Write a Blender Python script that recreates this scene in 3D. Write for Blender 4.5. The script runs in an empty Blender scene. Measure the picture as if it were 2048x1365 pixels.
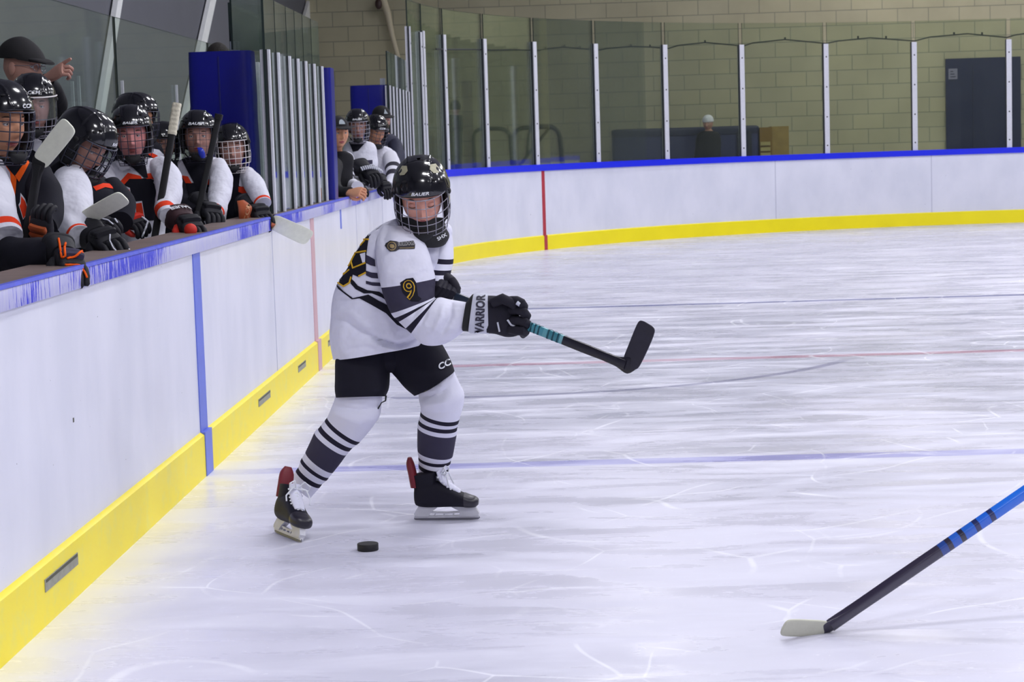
import bpy, bmesh, math, random
from mathutils import Vector, Matrix, noise
from mathutils.bvhtree import BVHTree
from mathutils.geometry import delaunay_2d_cdt

random.seed(7)
scene = bpy.context.scene
COL = scene.collection

# ------------------------------------------------------------------ camera
F = 4000.0                      # focal length in pixels of the 2048 wide frame
CAM = Vector((0.0, 0.0, 1.45))
VPX, VPY, HS = 1128.0, 284.0, 0.031
_y = Vector((VPX - 1024.0, 682.5 - VPY, -F)).normalized()
_z = Vector((1.0, HS, 0.0)).cross(_y).normalized()
_x = _y.cross(_z).normalized()
R_WC = Matrix((( _x.x, _y.x, _z.x), (_x.y, _y.y, _z.y), (_x.z, _y.z, _z.z)))   # world to camera
R_CW = R_WC.transposed()
cam_data = bpy.data.cameras.new('camera')
cam = bpy.data.objects.new('camera', cam_data); COL.objects.link(cam)
cam.matrix_world = Matrix.Translation(CAM) @ R_CW.to_4x4()
cam_data.sensor_width = 36.0
cam_data.lens = F / 2048.0 * 36.0
cam_data.clip_start = 0.1; cam_data.clip_end = 200
cam_data.dof.use_dof = True
cam_data.dof.focus_distance = 8.2
cam_data.dof.aperture_fstop = 11.0
scene.camera = cam

# ------------------------------------------------------------------ light
scene.view_settings.view_transform = 'Standard'
scene.view_settings.look = 'None'
scene.view_settings.gamma = 1.0
scene.view_settings.use_curve_mapping = False
scene.view_settings.exposure = 0.0
world = bpy.data.worlds.new('world'); scene.world = world
world.use_nodes = True
world.node_tree.nodes['Background'].inputs[0].default_value = (0.80, 0.84, 1.0, 1)
world.node_tree.nodes['Background'].inputs[1].default_value = 0.25

def area(name, loc, sx, sy, power, color=(0.95, 0.95, 1.0), rot=(0, 0, 0)):
    l = bpy.data.lights.new(name, 'AREA'); l.shape = 'RECTANGLE'
    l.size = sx; l.size_y = sy; l.energy = power; l.color = color
    o = bpy.data.objects.new(name, l); COL.objects.link(o)
    o.location = loc; o.rotation_euler = rot
    return o
LIGHTS = []
for iy, yy in enumerate((-1.0, 4.5, 10.0, 15.5, 21.0, 26.5)):
    for ix, xx in enumerate((0.9, 6.5, 12.0)):
        p = 112 if ix == 0 else 150
        if yy < 0: p = 180
        if yy > 25: p = 120
        LIGHTS.append((xx, yy))
        area('arena_lamp_light', (xx, yy, 6.9), 1.3, 0.8, p)

for xx in (5.5, 10.0, 14.5):  # added fill lights that brighten the block wall
    LIGHTS.append((xx, 32.4)); area('wall_fill_light', (xx, 32.4, 6.9), 1.3, 0.8, 62, (1.0, 0.95, 0.86))

# ------------------------------------------------------------------ pixel helpers
def ray(px, py):
    return R_CW @ Vector((px - 1024.0, 682.5 - py, -F))
def at(px, py, Y):
    d = ray(px, py); return CAM + d * (Y / d.y)
def atx(px, py, X):
    d = ray(px, py); return CAM + d * (X / d.x)
def atz(px, py, Z):
    d = ray(px, py); return CAM + d * ((Z - CAM.z) / d.z)
def pix(P):
    c = R_WC @ (Vector(P) - CAM)
    return (1024.0 + F * c.x / -c.z, 682.5 - F * c.y / -c.z)

# ------------------------------------------------------------------ materials
MATS = {}
def _nm(name):
    m = bpy.data.materials.new(name); m.use_nodes = True
    nt = m.node_tree; b = nt.nodes['Principled BSDF']
    return m, nt, b
def lin(c):
    def f(v):
        v /= 255.0
        return v / 12.92 if v <= 0.04045 else ((v + 0.055) / 1.055) ** 2.4
    return (f(c[0]), f(c[1]), f(c[2]), 1.0)
def mat(name, rgb, rough=0.6, metal=0.0, spec=0.5, vary=0.0, scale=30.0, bump=0.0, bscale=60.0, coat=0.0, bdist=0.002):
    if name in MATS: return MATS[name]
    m, nt, b = _nm(name); N = nt.nodes; L = nt.links
    b.inputs['Roughness'].default_value = rough
    b.inputs['Metallic'].default_value = metal
    b.inputs['Specular IOR Level'].default_value = spec
    b.inputs['Coat Weight'].default_value = coat
    b.inputs['Coat Roughness'].default_value = 0.08
    c = lin(rgb)
    tc = N.new('ShaderNodeTexCoord')
    n = N.new('ShaderNodeTexNoise'); n.inputs['Scale'].default_value = scale; n.inputs['Detail'].default_value = 4
    L.new(tc.outputs['Object'], n.inputs['Vector'])
    mx = N.new('ShaderNodeMix'); mx.data_type = 'RGBA'
    k = vary if vary else 0.06
    mx.inputs['A'].default_value = tuple(max(0, v * (1 - k)) for v in c[:3]) + (1,)
    mx.inputs['B'].default_value = tuple(min(1, v * (1 + k)) for v in c[:3]) + (1,)
    L.new(n.outputs['Fac'], mx.inputs['Factor'])
    L.new(mx.outputs['Result'], b.inputs['Base Color'])
    if bump:
        n2 = N.new('ShaderNodeTexNoise'); n2.inputs['Scale'].default_value = bscale; n2.inputs['Detail'].default_value = 3
        L.new(tc.outputs['Object'], n2.inputs['Vector'])
        bp = N.new('ShaderNodeBump'); bp.inputs['Strength'].default_value = bump; bp.inputs['Distance'].default_value = bdist
        L.new(n2.outputs['Fac'], bp.inputs['Height']); L.new(bp.outputs['Normal'], b.inputs['Normal'])
    MATS[name] = m
    return m
def bands(name, stops, rough=0.8, bump=0.5, bscale=25, bdist=0.006, axis='Y', spec=0.2):
    """colour bands along the length of a garment (its own UV v)"""
    m, nt, b = _nm(name); N = nt.nodes; L = nt.links
    b.inputs['Roughness'].default_value = rough; b.inputs['Specular IOR Level'].default_value = spec
    uv = N.new('ShaderNodeUVMap'); uv.uv_map = 'UVMap'
    sp = N.new('ShaderNodeSeparateXYZ'); L.new(uv.outputs[0], sp.inputs[0])
    cr = N.new('ShaderNodeValToRGB'); cr.color_ramp.interpolation = 'CONSTANT'
    L.new(sp.outputs[axis], cr.inputs[0])
    el = cr.color_ramp.elements
    el[0].position = 0.0; el[0].color = lin(stops[0][1])
    el[1].position = max(stops[1][0], 0.0001) if len(stops) > 1 else 1.0
    el[1].color = lin(stops[1][1] if len(stops) > 1 else stops[0][1])
    for p, c in stops[2:]:
        e = el.new(p); e.color = lin(c)
    L.new(cr.outputs[0], b.inputs['Base Color'])
    tc = N.new('ShaderNodeTexCoord')
    n2 = N.new('ShaderNodeTexNoise'); n2.inputs['Scale'].default_value = bscale; n2.inputs['Detail'].default_value = 3
    L.new(tc.outputs['Object'], n2.inputs['Vector'])
    bp = N.new('ShaderNodeBump'); bp.inputs['Strength'].default_value = bump; bp.inputs['Distance'].default_value = bdist
    L.new(n2.outputs['Fac'], bp.inputs['Height']); L.new(bp.outputs['Normal'], b.inputs['Normal'])
    return m

WHITE = (222, 222, 236)
def glass_mat(name, tint, gl=1.0, s0=0.02, s1=0.13):
    m, nt, b = _nm(name); N = nt.nodes; L = nt.links
    N.remove(b); out = N['Material Output']
    tr = N.new('ShaderNodeBsdfTransparent'); tr.inputs[0].default_value = tint
    g = N.new('ShaderNodeBsdfGlossy'); g.inputs['Roughness'].default_value = 0.03; g.inputs[0].default_value = (0.95, 1.0, 0.97, 1)
    fr = N.new('ShaderNodeFresnel'); fr.inputs[0].default_value = 1.45
    mm = N.new('ShaderNodeMath'); mm.operation = 'MULTIPLY'; mm.inputs[1].default_value = gl
    L.new(fr.outputs[0], mm.inputs[0])
    # light scuffing of the acrylic
    tc = N.new('ShaderNodeTexCoord'); n = N.new('ShaderNodeTexNoise'); n.inputs['Scale'].default_value = 3.0; n.inputs['Detail'].default_value = 6
    L.new(tc.outputs['Object'], n.inputs['Vector'])
    df = N.new('ShaderNodeBsdfDiffuse'); df.inputs[0].default_value = (0.62, 0.68, 0.64, 1)
    mr = N.new('ShaderNodeMapRange'); mr.inputs[3].default_value = s0; mr.inputs[4].default_value = s1
    L.new(n.outputs['Fac'], mr.inputs[0])
    m1 = N.new('ShaderNodeMixShader'); L.new(mr.outputs[0], m1.inputs[0]); L.new(tr.outputs[0], m1.inputs[1]); L.new(df.outputs[0], m1.inputs[2])
    m2 = N.new('ShaderNodeMixShader'); L.new(mm.outputs[0], m2.inputs[0]); L.new(m1.outputs[0], m2.inputs[1]); L.new(g.outputs[0], m2.inputs[2])
    L.new(m2.outputs[0], out.inputs[0])
    return m

# ------------------------------------------------------------------ mesh builder
class MB:
    def __init__(s): s.v = []; s.f = []; s.m = []; s.uv = []
    def face(s, idx, mi=0, uv=None):
        s.f.append(tuple(idx)); s.m.append(mi); s.uv.append(uv or [(0, 0)] * len(idx))
    def box(s, lo, hi, mi=0, M=None):
        b = len(s.v)
        for z in (lo[2], hi[2]):
            for y in (lo[1], hi[1]):
                for x in (lo[0], hi[0]):
                    p = Vector((x, y, z)); s.v.append(M @ p if M else p)
        for q in ((0, 2, 3, 1), (4, 5, 7, 6), (0, 1, 5, 4), (2, 6, 7, 3), (0, 4, 6, 2), (1, 3, 7, 5)):
            s.face([b + i for i in q], mi)
    def loft(s, rings, seg=40, sub=5, mi=0, cap=True, power=2.0, fold=0.0, ffreq=9.0, fdir=None, seed=0.0):
        """rings: (C, A, B) vectors; Catmull-Rom between them; v runs by ring index"""
        n = len(rings); R = []
        def cr(p0, p1, p2, p3, t):
            return 0.5 * ((2 * p1) + (p2 - p0) * t + (2 * p0 - 5 * p1 + 4 * p2 - p3) * t * t + (3 * p1 - p0 - 3 * p2 + p3) * t ** 3)
        for i in range(n - 1):
            q = [rings[max(i - 1, 0)], rings[i], rings[i + 1], rings[min(i + 2, n - 1)]]
            for k in range(sub):
                t = k / sub
                R.append(tuple(cr(q[0][j], q[1][j], q[2][j], q[3][j], t) for j in range(3)) + ((i + t) / (n - 1),))
        R.append((rings[-1][0], rings[-1][1], rings[-1][2], 1.0))
        b = len(s.v); e = 2.0 / power
        for (C, A, B, v) in R:
            for j in range(seg):
                a = 2 * math.pi * j / seg; c, d = math.cos(a), math.sin(a)
                cx = math.copysign(abs(c) ** e, c); sx = math.copysign(abs(d) ** e, d)
                o = A * cx + B * sx; p = C + o
                if fold:
                    q = p * ffreq + Vector((seed, seed * 1.7, seed * 0.3))
                    w = noise.noise(q) + 0.5 * noise.noise(q * 2.3)
                    if fdir: w += 0.8 * math.sin((p.dot(fdir)) * ffreq * 5 + 4 * noise.noise(q * 0.6))* (0.5+0.5*noise.noise(q*0.8+Vector((5,5,5))))
                    p = p + o.normalized() * (fold * w)
                s.v.append(p)
        for i in range(len(R) - 1):
            for j in range(seg):
                j2 = (j + 1) % seg
                s.face((b + i * seg + j, b + i * seg + j2, b + (i + 1) * seg + j2, b + (i + 1) * seg + j), mi,
                       [(j / seg, R[i][3]), ((j + 1) / seg, R[i][3]), ((j + 1) / seg, R[i + 1][3]), (j / seg, R[i + 1][3])])
        if cap:
            for i, rv in ((0, 0.0), (len(R) - 1, 1.0)):
                ci = len(s.v); s.v.append(R[i][0].copy())
                for j in range(seg):
                    j2 = (j + 1) % seg; q = (b + i * seg + j, b + i * seg + j2, ci)
                    s.face(q if i else q[::-1], mi, [(0, rv)] * 3)
    def tube(s, pts, r, seg=8, mi=0, cap=True, flat=1.0, up=None):
        pts = [Vector(p) for p in pts]; n = len(pts)
        rr = r if isinstance(r, (list, tuple)) else [r] * n
        b = len(s.v); nrm = None
        for i in range(n):
            t = (pts[min(i + 1, n - 1)] - pts[max(i - 1, 0)]).normalized()
            if nrm is None:
                nrm = Vector(up) if up is not None else (Vector((0, 0, 1)) if abs(t.z) < 0.9 else Vector((1, 0, 0)))
            nrm = (nrm - t * nrm.dot(t)).normalized(); bn = t.cross(nrm)
            for j in range(seg):
                a = 2 * math.pi * j / seg
                s.v.append(pts[i] + nrm * (math.cos(a) * rr[i]) + bn * (math.sin(a) * rr[i] * flat))
        for i in range(n - 1):
            for j in range(seg):
                j2 = (j + 1) % seg; v0, v1 = i / (n - 1), (i + 1) / (n - 1)
                s.face((b + i * seg + j, b + i * seg + j2, b + (i + 1) * seg + j2, b + (i + 1) * seg + j), mi,
                       [(j / seg, v0), ((j + 1) / seg, v0), ((j + 1) / seg, v1), (j / seg, v1)])
        if cap:
            s.face([b + j for j in range(seg)][::-1], mi); s.face([b + (n - 1) * seg + j for j in range(seg)], mi)
    def ball(s, c, rx, ry=None, rz=None, seg=20, rings=12, mi=0, M=None, fn=None):
        ry = rx if ry is None else ry; rz = rx if rz is None else rz; b = len(s.v); c = Vector(c)
        for i in range(rings + 1):
            ph = math.pi * i / rings
            for j in range(seg):
                a = 2 * math.pi * j / seg
                d = Vector((math.sin(ph) * math.cos(a), math.sin(ph) * math.sin(a), math.cos(ph)))
                p = Vector((d.x * rx, d.y * ry, d.z * rz))
                if fn: p = fn(p, d)
                p = p + c
                s.v.append(M @ p if M else p)
        for i in range(rings):
            for j in range(seg):
                j2 = (j + 1) % seg
                s.face((b + i * seg + j, b + (i + 1) * seg + j, b + (i + 1) * seg + j2, b + i * seg + j2), mi)
    def prism(s, poly, d, mi=0, off=None):
        """flat outline (3D points) given thickness along vector d"""
        d = Vector(d); b = len(s.v); n = len(poly)
        for p in poly: s.v.append(Vector(p))
        for p in poly: s.v.append(Vector(p) + d)
        s.face([b + i for i in range(n)], mi); s.face([b + n + i for i in range(n)][::-1], mi)
        for i in range(n):
            j = (i + 1) % n; s.face((b + i, b + n + i, b + n + j, b + j), mi)
    def build(s, name, mats, parent=None, smooth=True, origin=None, flip=True):
        org = Vector(origin) if origin is not None else (ORG[parent.name] if parent else Vector((0, 0, 0)))
        me = bpy.data.meshes.new(name)
        me.from_pydata([tuple(Vector(p) - org) for p in s.v], [], s.f)
        if not isinstance(mats, (list, tuple)): mats = [mats]
        for m in mats: me.materials.append(m)
        me.polygons.foreach_set('material_index', s.m)
        uvl = me.uv_layers.new(name='UVMap'); flat = []
        for u in s.uv:
            for a in u: flat += [a[0], a[1]]
        uvl.data.foreach_set('uv', flat)
        bm = bmesh.new(); bm.from_mesh(me)
        bmesh.ops.remove_doubles(bm, verts=bm.verts, dist=1e-6)
        bmesh.ops.recalc_face_normals(bm, faces=bm.faces); bm.to_mesh(me); bm.free()
        if smooth:
            me.polygons.foreach_set('use_smooth', [True] * len(me.polygons))
            if smooth != 'all':
                try: me.set_sharp_from_angle(angle=math.radians(50))
                except Exception: pass
        me.update()
        o = bpy.data.objects.new(name, me); COL.objects.link(o)
        if parent: o.parent = parent
        elif origin is not None: o.location = org
        ORG[o.name] = org
        return o
    def bvh(s):
        return BVHTree.FromPolygons([Vector(p) for p in s.v], [tuple(f) for f in s.f])
ORG = {}
def thing(name, label, cat, loc=(0, 0, 0), group=None):
    o = bpy.data.objects.new(name, None); COL.objects.link(o)
    o.location = loc; o.empty_display_size = 0.1; ORG[o.name] = Vector(loc)
    o['label'] = label; o['category'] = cat
    if group: o['group'] = group
    return o
def tag(o, label, cat, group=None):
    o['label'] = label; o['category'] = cat
    if group: o['group'] = group
    return o
def struct(o):
    o['kind'] = 'structure'; return o
def rg(L, R, Y, d, tz=0.0, YR=None):
    """a cross-section seen edge to edge between two points of the outline, with depth radius d"""
    a, b = at(L[0], L[1], Y), at(R[0], R[1], YR if YR is not None else Y)
    return ((a + b) / 2, (b - a) / 2, Vector((0, d, tz)))

# ------------------------------------------------------------------ markings laid on a surface
def _hit(bv, px, py, off, Yd):
    d = ray(px, py).normalized()
    h, n, i, dist = bv.ray_cast(CAM, d)
    if h is None:
        P = at(px, py, Yd); h, n, i, dist = bv.find_nearest(P)
        if n.dot(d) > 0: n = -n
        return h + n * off
    if n.dot(d) > 0: n = -n
    return h + (n * 0.5 - d * 0.5).normalized() * off
def patch(bv, poly, name, m, parent, Yd, off=0.0015, step=5.0, thick=0.0):
    """outline in the picture laid on the surface it belongs to, as its own piece of cloth"""
    pts = []
    n = len(poly)
    for i in range(n):
        a, b = Vector(poly[i]), Vector(poly[(i + 1) % n]); k = max(1, int((b - a).length / step))
        for j in range(k): pts.append(a + (b - a) * (j / k))
    nb = len(pts); edges = [(i, (i + 1) % nb) for i in range(nb)]
    xs = [p.x for p in pts]; ys = [p.y for p in pts]
    def inside(x, y):
        c = False; j = nb - 1
        for i in range(nb):
            if (pts[i].y > y) != (pts[j].y > y) and x < (pts[j].x - pts[i].x) * (y - pts[i].y) / (pts[j].y - pts[i].y) + pts[i].x: c = not c
            j = i
        return c
    x = min(xs)
    while x < max(xs):
        y = min(ys)
        while y < max(ys):
            if inside(x, y): pts.append(Vector((x, y)))
            y += step
        x += step
    r = delaunay_2d_cdt(pts, edges, [], 1, 1e-5)
    mb = MB()
    for p in r[0]: mb.v.append(_hit(bv, p.x, p.y, off, Yd))
    for f in r[2]: mb.face(f)
    return mb.build(name, m, parent, smooth='all')
_TXT = {}
def text_mesh(s, bold=0.0, shear=0.0):
    k = (s, bold, shear)
    if k in _TXT: return _TXT[k]
    c = bpy.data.curves.new('t', 'FONT'); c.body = s; c.offset = bold; c.shear = shear; c.resolution_u = 3
    o = bpy.data.objects.new('t', c); COL.objects.link(o)
    dg = bpy.context.evaluated_depsgraph_get(); me = bpy.data.meshes.new_from_object(o.evaluated_get(dg))
    v = [Vector((p.co.x, p.co.y)) for p in me.vertices]; f = [tuple(p.vertices) for p in me.polygons]
    bpy.data.objects.remove(o); bpy.data.curves.remove(c); bpy.data.meshes.remove(me)
    x0 = min(p.x for p in v); x1 = max(p.x for p in v); y0 = min(p.y for p in v); y1 = max(p.y for p in v)
    v = [Vector(((p.x - x0) / (x1 - x0), (p.y - y0) / (y1 - y0))) for p in v]
    _TXT[k] = (v, f); return _TXT[k]
def lettering(bv, s, p0, p1, hgt, m, parent, Yd, name='lettering', off=0.0022, bold=0.02, shear=0.0):
    """word whose base line runs p0 to p1 in the picture, with cap height hgt"""
    v, f = text_mesh(s, bold, shear); a, b = Vector(p0), Vector(p1); d = b - a
    u = Vector((d.y, -d.x)).normalized() * hgt; mb = MB()
    for p in v:
        q = a + d * p.x + u * p.y; mb.v.append(_hit(bv, q.x, q.y, off, Yd))
    for q in f: mb.face(q)
    return mb.build(name, m, parent, smooth='all')
# ------------------------------------------------------------------ the ice
XB = -1.67; YC = 22.5; RC = 8.5; XC = XB + RC; HB = 1.08
def ice_material():
    m, nt, b = _nm('ice'); N = nt.nodes; L = nt.links
    tc = N.new('ShaderNodeTexCoord'); sp = N.new('ShaderNodeSeparateXYZ'); L.new(tc.outputs['Object'], sp.inputs[0])
    def math_(op, a, b_=None, c=None):
        n = N.new('ShaderNodeMath'); n.operation = op
        for i, q in enumerate((a, b_, c)):
            if q is None: continue
            if isinstance(q, (int, float)): n.inputs[i].default_value = q
            else: L.new(q, n.inputs[i])
        return n.outputs[0]
    def mapping(sc, rot=0.0, loc=(0, 0, 0)):
        n = N.new('ShaderNodeMapping'); n.inputs['Scale'].default_value = sc; n.inputs['Rotation'].default_value = (0, 0, rot); n.inputs['Location'].default_value = loc
        L.new(tc.outputs['Object'], n.inputs['Vector']); return n.outputs[0]
    def noise_(v, sc, det=4, rough=0.55, dist=0.0):
        n = N.new('ShaderNodeTexNoise'); n.inputs['Scale'].default_value = sc; n.inputs['Detail'].default_value = det
        n.inputs['Roughness'].default_value = rough; n.inputs['Distortion'].default_value = dist; L.new(v, n.inputs['Vector']); return n.outputs['Fac']
    def rng(v, a, b_, c=0.0, d=1.0):
        n = N.new('ShaderNodeMapRange'); n.interpolation_type = 'SMOOTHSTEP'; L.new(v, n.inputs[0])
        for i, q in zip((1, 2, 3, 4), (a, b_, c, d)): n.inputs[i].default_value = q
        return n.outputs[0]
    def mix(f, A, B, typ='MIX'):
        n = N.new('ShaderNodeMix'); n.data_type = 'RGBA'; n.blend_type = typ
        if isinstance(f, (int, float)): n.inputs['Factor'].default_value = f
        else: L.new(f, n.inputs['Factor'])
        for k, q in (('A', A), ('B', B)):
            if isinstance(q, tuple): n.inputs[k].default_value = q
            else: L.new(q, n.inputs[k])
        return n.outputs['Result']
    big = noise_(mapping((0.55, 1.0, 1)), 1.1, 5, 0.6, 0.6)
    streak = noise_(mapping((0.8, 3.2, 1), 0.04), 1.5, 8, 0.62, 0.5)
    streak2 = noise_(mapping((0.7, 4.2, 1), -0.12, (3, 1, 0)), 1.2, 7, 0.66, 0.6)
    col = mix(rng(big, 0.36, 0.62), lin((196, 196, 211)), lin((214, 213, 229)))
    worn = math_('MULTIPLY', math_('MULTIPLY', rng(sp.outputs['Y'], 9.6, 10.6), rng(sp.outputs['Y'], 18.5, 15.0)), rng(noise_(mapping((0.25, 0.9, 1), 0.02, (2, 5, 0)), 1.2, 4), 0.35, 0.55))  # patchy mask for a greyer tone across the middle stretch
    col = mix(math_('MULTIPLY', worn, 0.6), col, lin((176, 177, 193)))
    col = mix(math_('MULTIPLY', rng(streak, 0.50, 0.72), 0.8), col, lin((226, 226, 238)))
    col = mix(math_('MULTIPLY', math_('MULTIPLY', rng(streak2, 0.53, 0.66), rng(sp.outputs['Y'], 7.6, 11.0, 0.10, 1.0)), 0.6), col, lin((172, 174, 192)))
    col = mix(math_('MULTIPLY', rng(sp.outputs['Y'], 9.5, 7.0), 0.45), col, lin((212, 211, 228)))   # nearer ice blended toward one even pale tone
    # painted lines under the ice
    Y = sp.outputs['Y']; X = sp.outputs['X']
    def line(y0, w, c, amt, xmin=XB):
        nonlocal col
        dd = math_('ABSOLUTE', math_('SUBTRACT', math_('ADD', Y, math_('MULTIPLY', noise_(mapping((1, 1, 1)), 3.0, 2), 0.02)), y0 + 0.01))
        f = rng(dd, w * 0.5 + 0.015, w * 0.5 - 0.015)
        f = math_('MULTIPLY', f, rng(streak, 0.80, 0.35, amt * 0.45, amt))
        col = mix(f, col, c)
    line(8.97, 0.15, lin((136, 136, 206)), 0.75)
    line(13.1, 0.14, lin((176, 110, 134)), 0.7)
    line(17.5, 0.13, lin((84, 90, 150)), 0.95)
    dx = math_('SUBTRACT', X, -0.5); dy = math_('SUBTRACT', Y, 14.0)
    dist = math_('SQRT', math_('ADD', math_('MULTIPLY', dx, dx), math_('MULTIPLY', dy, dy)))
    ring = rng(math_('ABSOLUTE', math_('SUBTRACT', dist, 2.55)), 0.055, 0.02)
    ring = math_('MULTIPLY', ring, rng(Y, 13.0, 12.6, 0.0, 0.75))
    col = mix(ring, col, lin((120, 120, 150)))
    # skate scratches
    for i, (rot, sc, lo) in enumerate(((0.2, 0.55, (0, 0, 0)), (1.3, 0.8, (4, 2, 0)), (-0.7, 0.7, (1, 7, 0)))):
        wv = mapping((sc, sc, 1), rot, lo)
        nz = N.new('ShaderNodeTexNoise'); nz.inputs['Scale'].default_value = 0.8; nz.inputs['Detail'].default_value = 2; L.new(wv, nz.inputs['Vector'])
        ad = N.new('ShaderNodeMixRGB'); ad.blend_type = 'ADD'; ad.inputs[0].default_value = 1.2; L.new(wv, ad.inputs[1]); L.new(nz.outputs['Color'], ad.inputs[2])
        vo = N.new('ShaderNodeTexVoronoi'); vo.feature = 'DISTANCE_TO_EDGE'; vo.inputs['Scale'].default_value = 1.5; L.new(ad.outputs[0], vo.inputs['Vector'])
        f = rng(vo.outputs['Distance'], 0.010, 0.002)
        f = math_('MULTIPLY', f, rng(noise_(mapping((1, 1, 1), 0, lo), 1.7, 5), 0.48, 0.62, 0, 0.75))
        col = mix(f, col, lin((238, 238, 248)))
    # snow pushed up along the boards and loose crumbs
    xs = math_('SUBTRACT', X, XB)
    sn = math_('MULTIPLY', rng(math_('ADD', xs, math_('MULTIPLY', noise_(mapping((2, 1, 1)), 3.0, 5), 0.35)), 0.62, 0.22), 0.9)
    col = mix(sn, col, lin((232, 231, 228)))
    crumbs = rng(noise_(mapping((1, 1.2, 1)), 26.0, 3, 0.7), 0.66, 0.70)
    crumbs = math_('MULTIPLY', crumbs, rng(big, 0.42, 0.6))
    col = mix(math_('MULTIPLY', crumbs, 0.7), col, lin((240, 240, 250)))
    L.new(col, b.inputs['Base Color'])
    rgh = rng(streak, 0.35, 0.7, 0.20, 0.55); L.new(rgh, b.inputs['Roughness'])
    b.inputs['IOR'].default_value = 1.31; b.inputs['Specular IOR Level'].default_value = 0.5
    bp = N.new('ShaderNodeBump'); bp.inputs['Strength'].default_value = 0.14; bp.inputs['Distance'].default_value = 0.004
    L.new(math_('ADD', streak, math_('MULTIPLY', noise_(mapping((1, 1, 1)), 30, 4), 0.25)), bp.inputs['Height']); L.new(bp.outputs['Normal'], b.inputs['Normal'])
    return m
mb = MB(); mb.v = [Vector((-7, -3, 0)), Vector((18, -3, 0)), Vector((18, 36, 0)), Vector((-7, 36, 0))]; mb.face((0, 1, 2, 3))
floor = struct(mb.build('floor', ice_material(), smooth=False))
floor['label'] = 'white scratched rink ice with thin blue and red cross lines'

# ------------------------------------------------------------------ boards
def path(s):
    """plan line of the board face: point and outward (away from ice) direction, s = metres along it from Y=0"""
    if s < YC: return Vector((XB, s, 0)), Vector((-1, 0, 0))
    a = (s - YC) / RC
    if a < math.pi / 2: return Vector((XC - RC * math.cos(a), YC + RC * math.sin(a), 0)), Vector((-math.cos(a), math.sin(a), 0))
    r = s - YC - RC * math.pi / 2
    return Vector((XC + r, YC + RC, 0)), Vector((0, 1, 0))
def strip(name, s0, s1, prof, m, parent=None, step=0.35, z0=None, smooth=True):
    """closed profile [(outward, z)] swept along the boards"""
    n = max(1, int(math.ceil((s1 - s0) / step))); mb = MB(); k = len(prof)
    if s1 <= YC: n = 1
    for i in range(n + 1):
        P, o = path(s0 + (s1 - s0) * i / n)
        for (d, z) in prof: mb.v.append(P + o * d + Vector((0, 0, z)))
    for i in range(n):
        for j in range(k):
            j2 = (j + 1) % k
            mb.face((i * k + j, i * k + j2, (i + 1) * k + j2, (i + 1) * k + j))
    mb.face(range(k)); mb.face([n * k + j for j in range(k)][::-1])
    return mb.build(name, m, parent, smooth=smooth)
def rect(d0, d1, z0, z1): return [(d0, z0), (d1, z0), (d1, z1), (d0, z1)]
def s_of_px(px, z=1.1, lo=14.0, hi=44.0):
    for _ in range(50):
        mid = (lo + hi) / 2
        if pix(path(mid)[0] + Vector((0, 0, z)))[0] < px: lo = mid
        else: hi = mid
    return lo

def board_material(name, rgb, smudge):
    m, nt, b = _nm(name); N = nt.nodes; L = nt.links
    b.inputs['Roughness'].default_value = 0.28; b.inputs['Specular IOR Level'].default_value = 0.5
    tc = N.new('ShaderNodeTexCoord')
    mp = N.new('ShaderNodeMapping'); mp.inputs['Scale'].default_value = (1, 1.4, 0.7); L.new(tc.outputs['Object'], mp.inputs[0])
    n = N.new('ShaderNodeTexNoise'); n.inputs['Scale'].default_value = 2.5; n.inputs['Detail'].default_value = 5; L.new(mp.outputs[0], n.inputs['Vector'])
    cr = N.new('ShaderNodeValToRGB'); cr.color_ramp.elements[0].position = 0.35; cr.color_ramp.elements[1].position = 0.65
    cr.color_ramp.elements[0].color = lin(smudge); cr.color_ramp.elements[1].color = lin(rgb)
    L.new(n.outputs['Fac'], cr.inputs[0])
    v = N.new('ShaderNodeTexNoise'); v.inputs['Scale'].default_value = 55; v.inputs['Detail'].default_value = 1; L.new(tc.outputs['Object'], v.inputs['Vector'])
    r2 = N.new('ShaderNodeMapRange'); r2.inputs[1].default_value = 0.80; r2.inputs[2].default_value = 0.82; L.new(v.outputs['Fac'], r2.inputs[0])
    mx = N.new('ShaderNodeMix'); mx.data_type = 'RGBA'; mx.inputs['B'].default_value = lin((60, 60, 80)); L.new(r2.outputs[0], mx.inputs['Factor']); L.new(cr.outputs[0], mx.inputs['A'])
    L.new(mx.outputs['Result'], b.inputs['Base Color'])
    return m
M_board = board_material('board_white', (226, 227, 240), (216, 218, 232))
def yellow_material():
    m, nt, b = _nm('kick_yellow'); N = nt.nodes; L = nt.links
    b.inputs['Roughness'].default_value = 0.4
    tc = N.new('ShaderNodeTexCoord'); n = N.new('ShaderNodeTexNoise'); n.inputs['Scale'].default_value = 9; n.inputs['Detail'].default_value = 6; n.inputs['Roughness'].default_value = 0.7
    L.new(tc.outputs['Object'], n.inputs['Vector'])
    cr = N.new('ShaderNodeValToRGB'); e = cr.color_ramp.elements
    e[0].position = 0.34; e[0].color = lin((240, 228, 80)); e[1].position = 0.5; e[1].color = lin((248, 228, 4))
    L.new(n.outputs['Fac'], cr.inputs[0]); L.new(cr.outputs[0], b.inputs['Base Color'])
    return m
M_yel = yellow_material()
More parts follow.
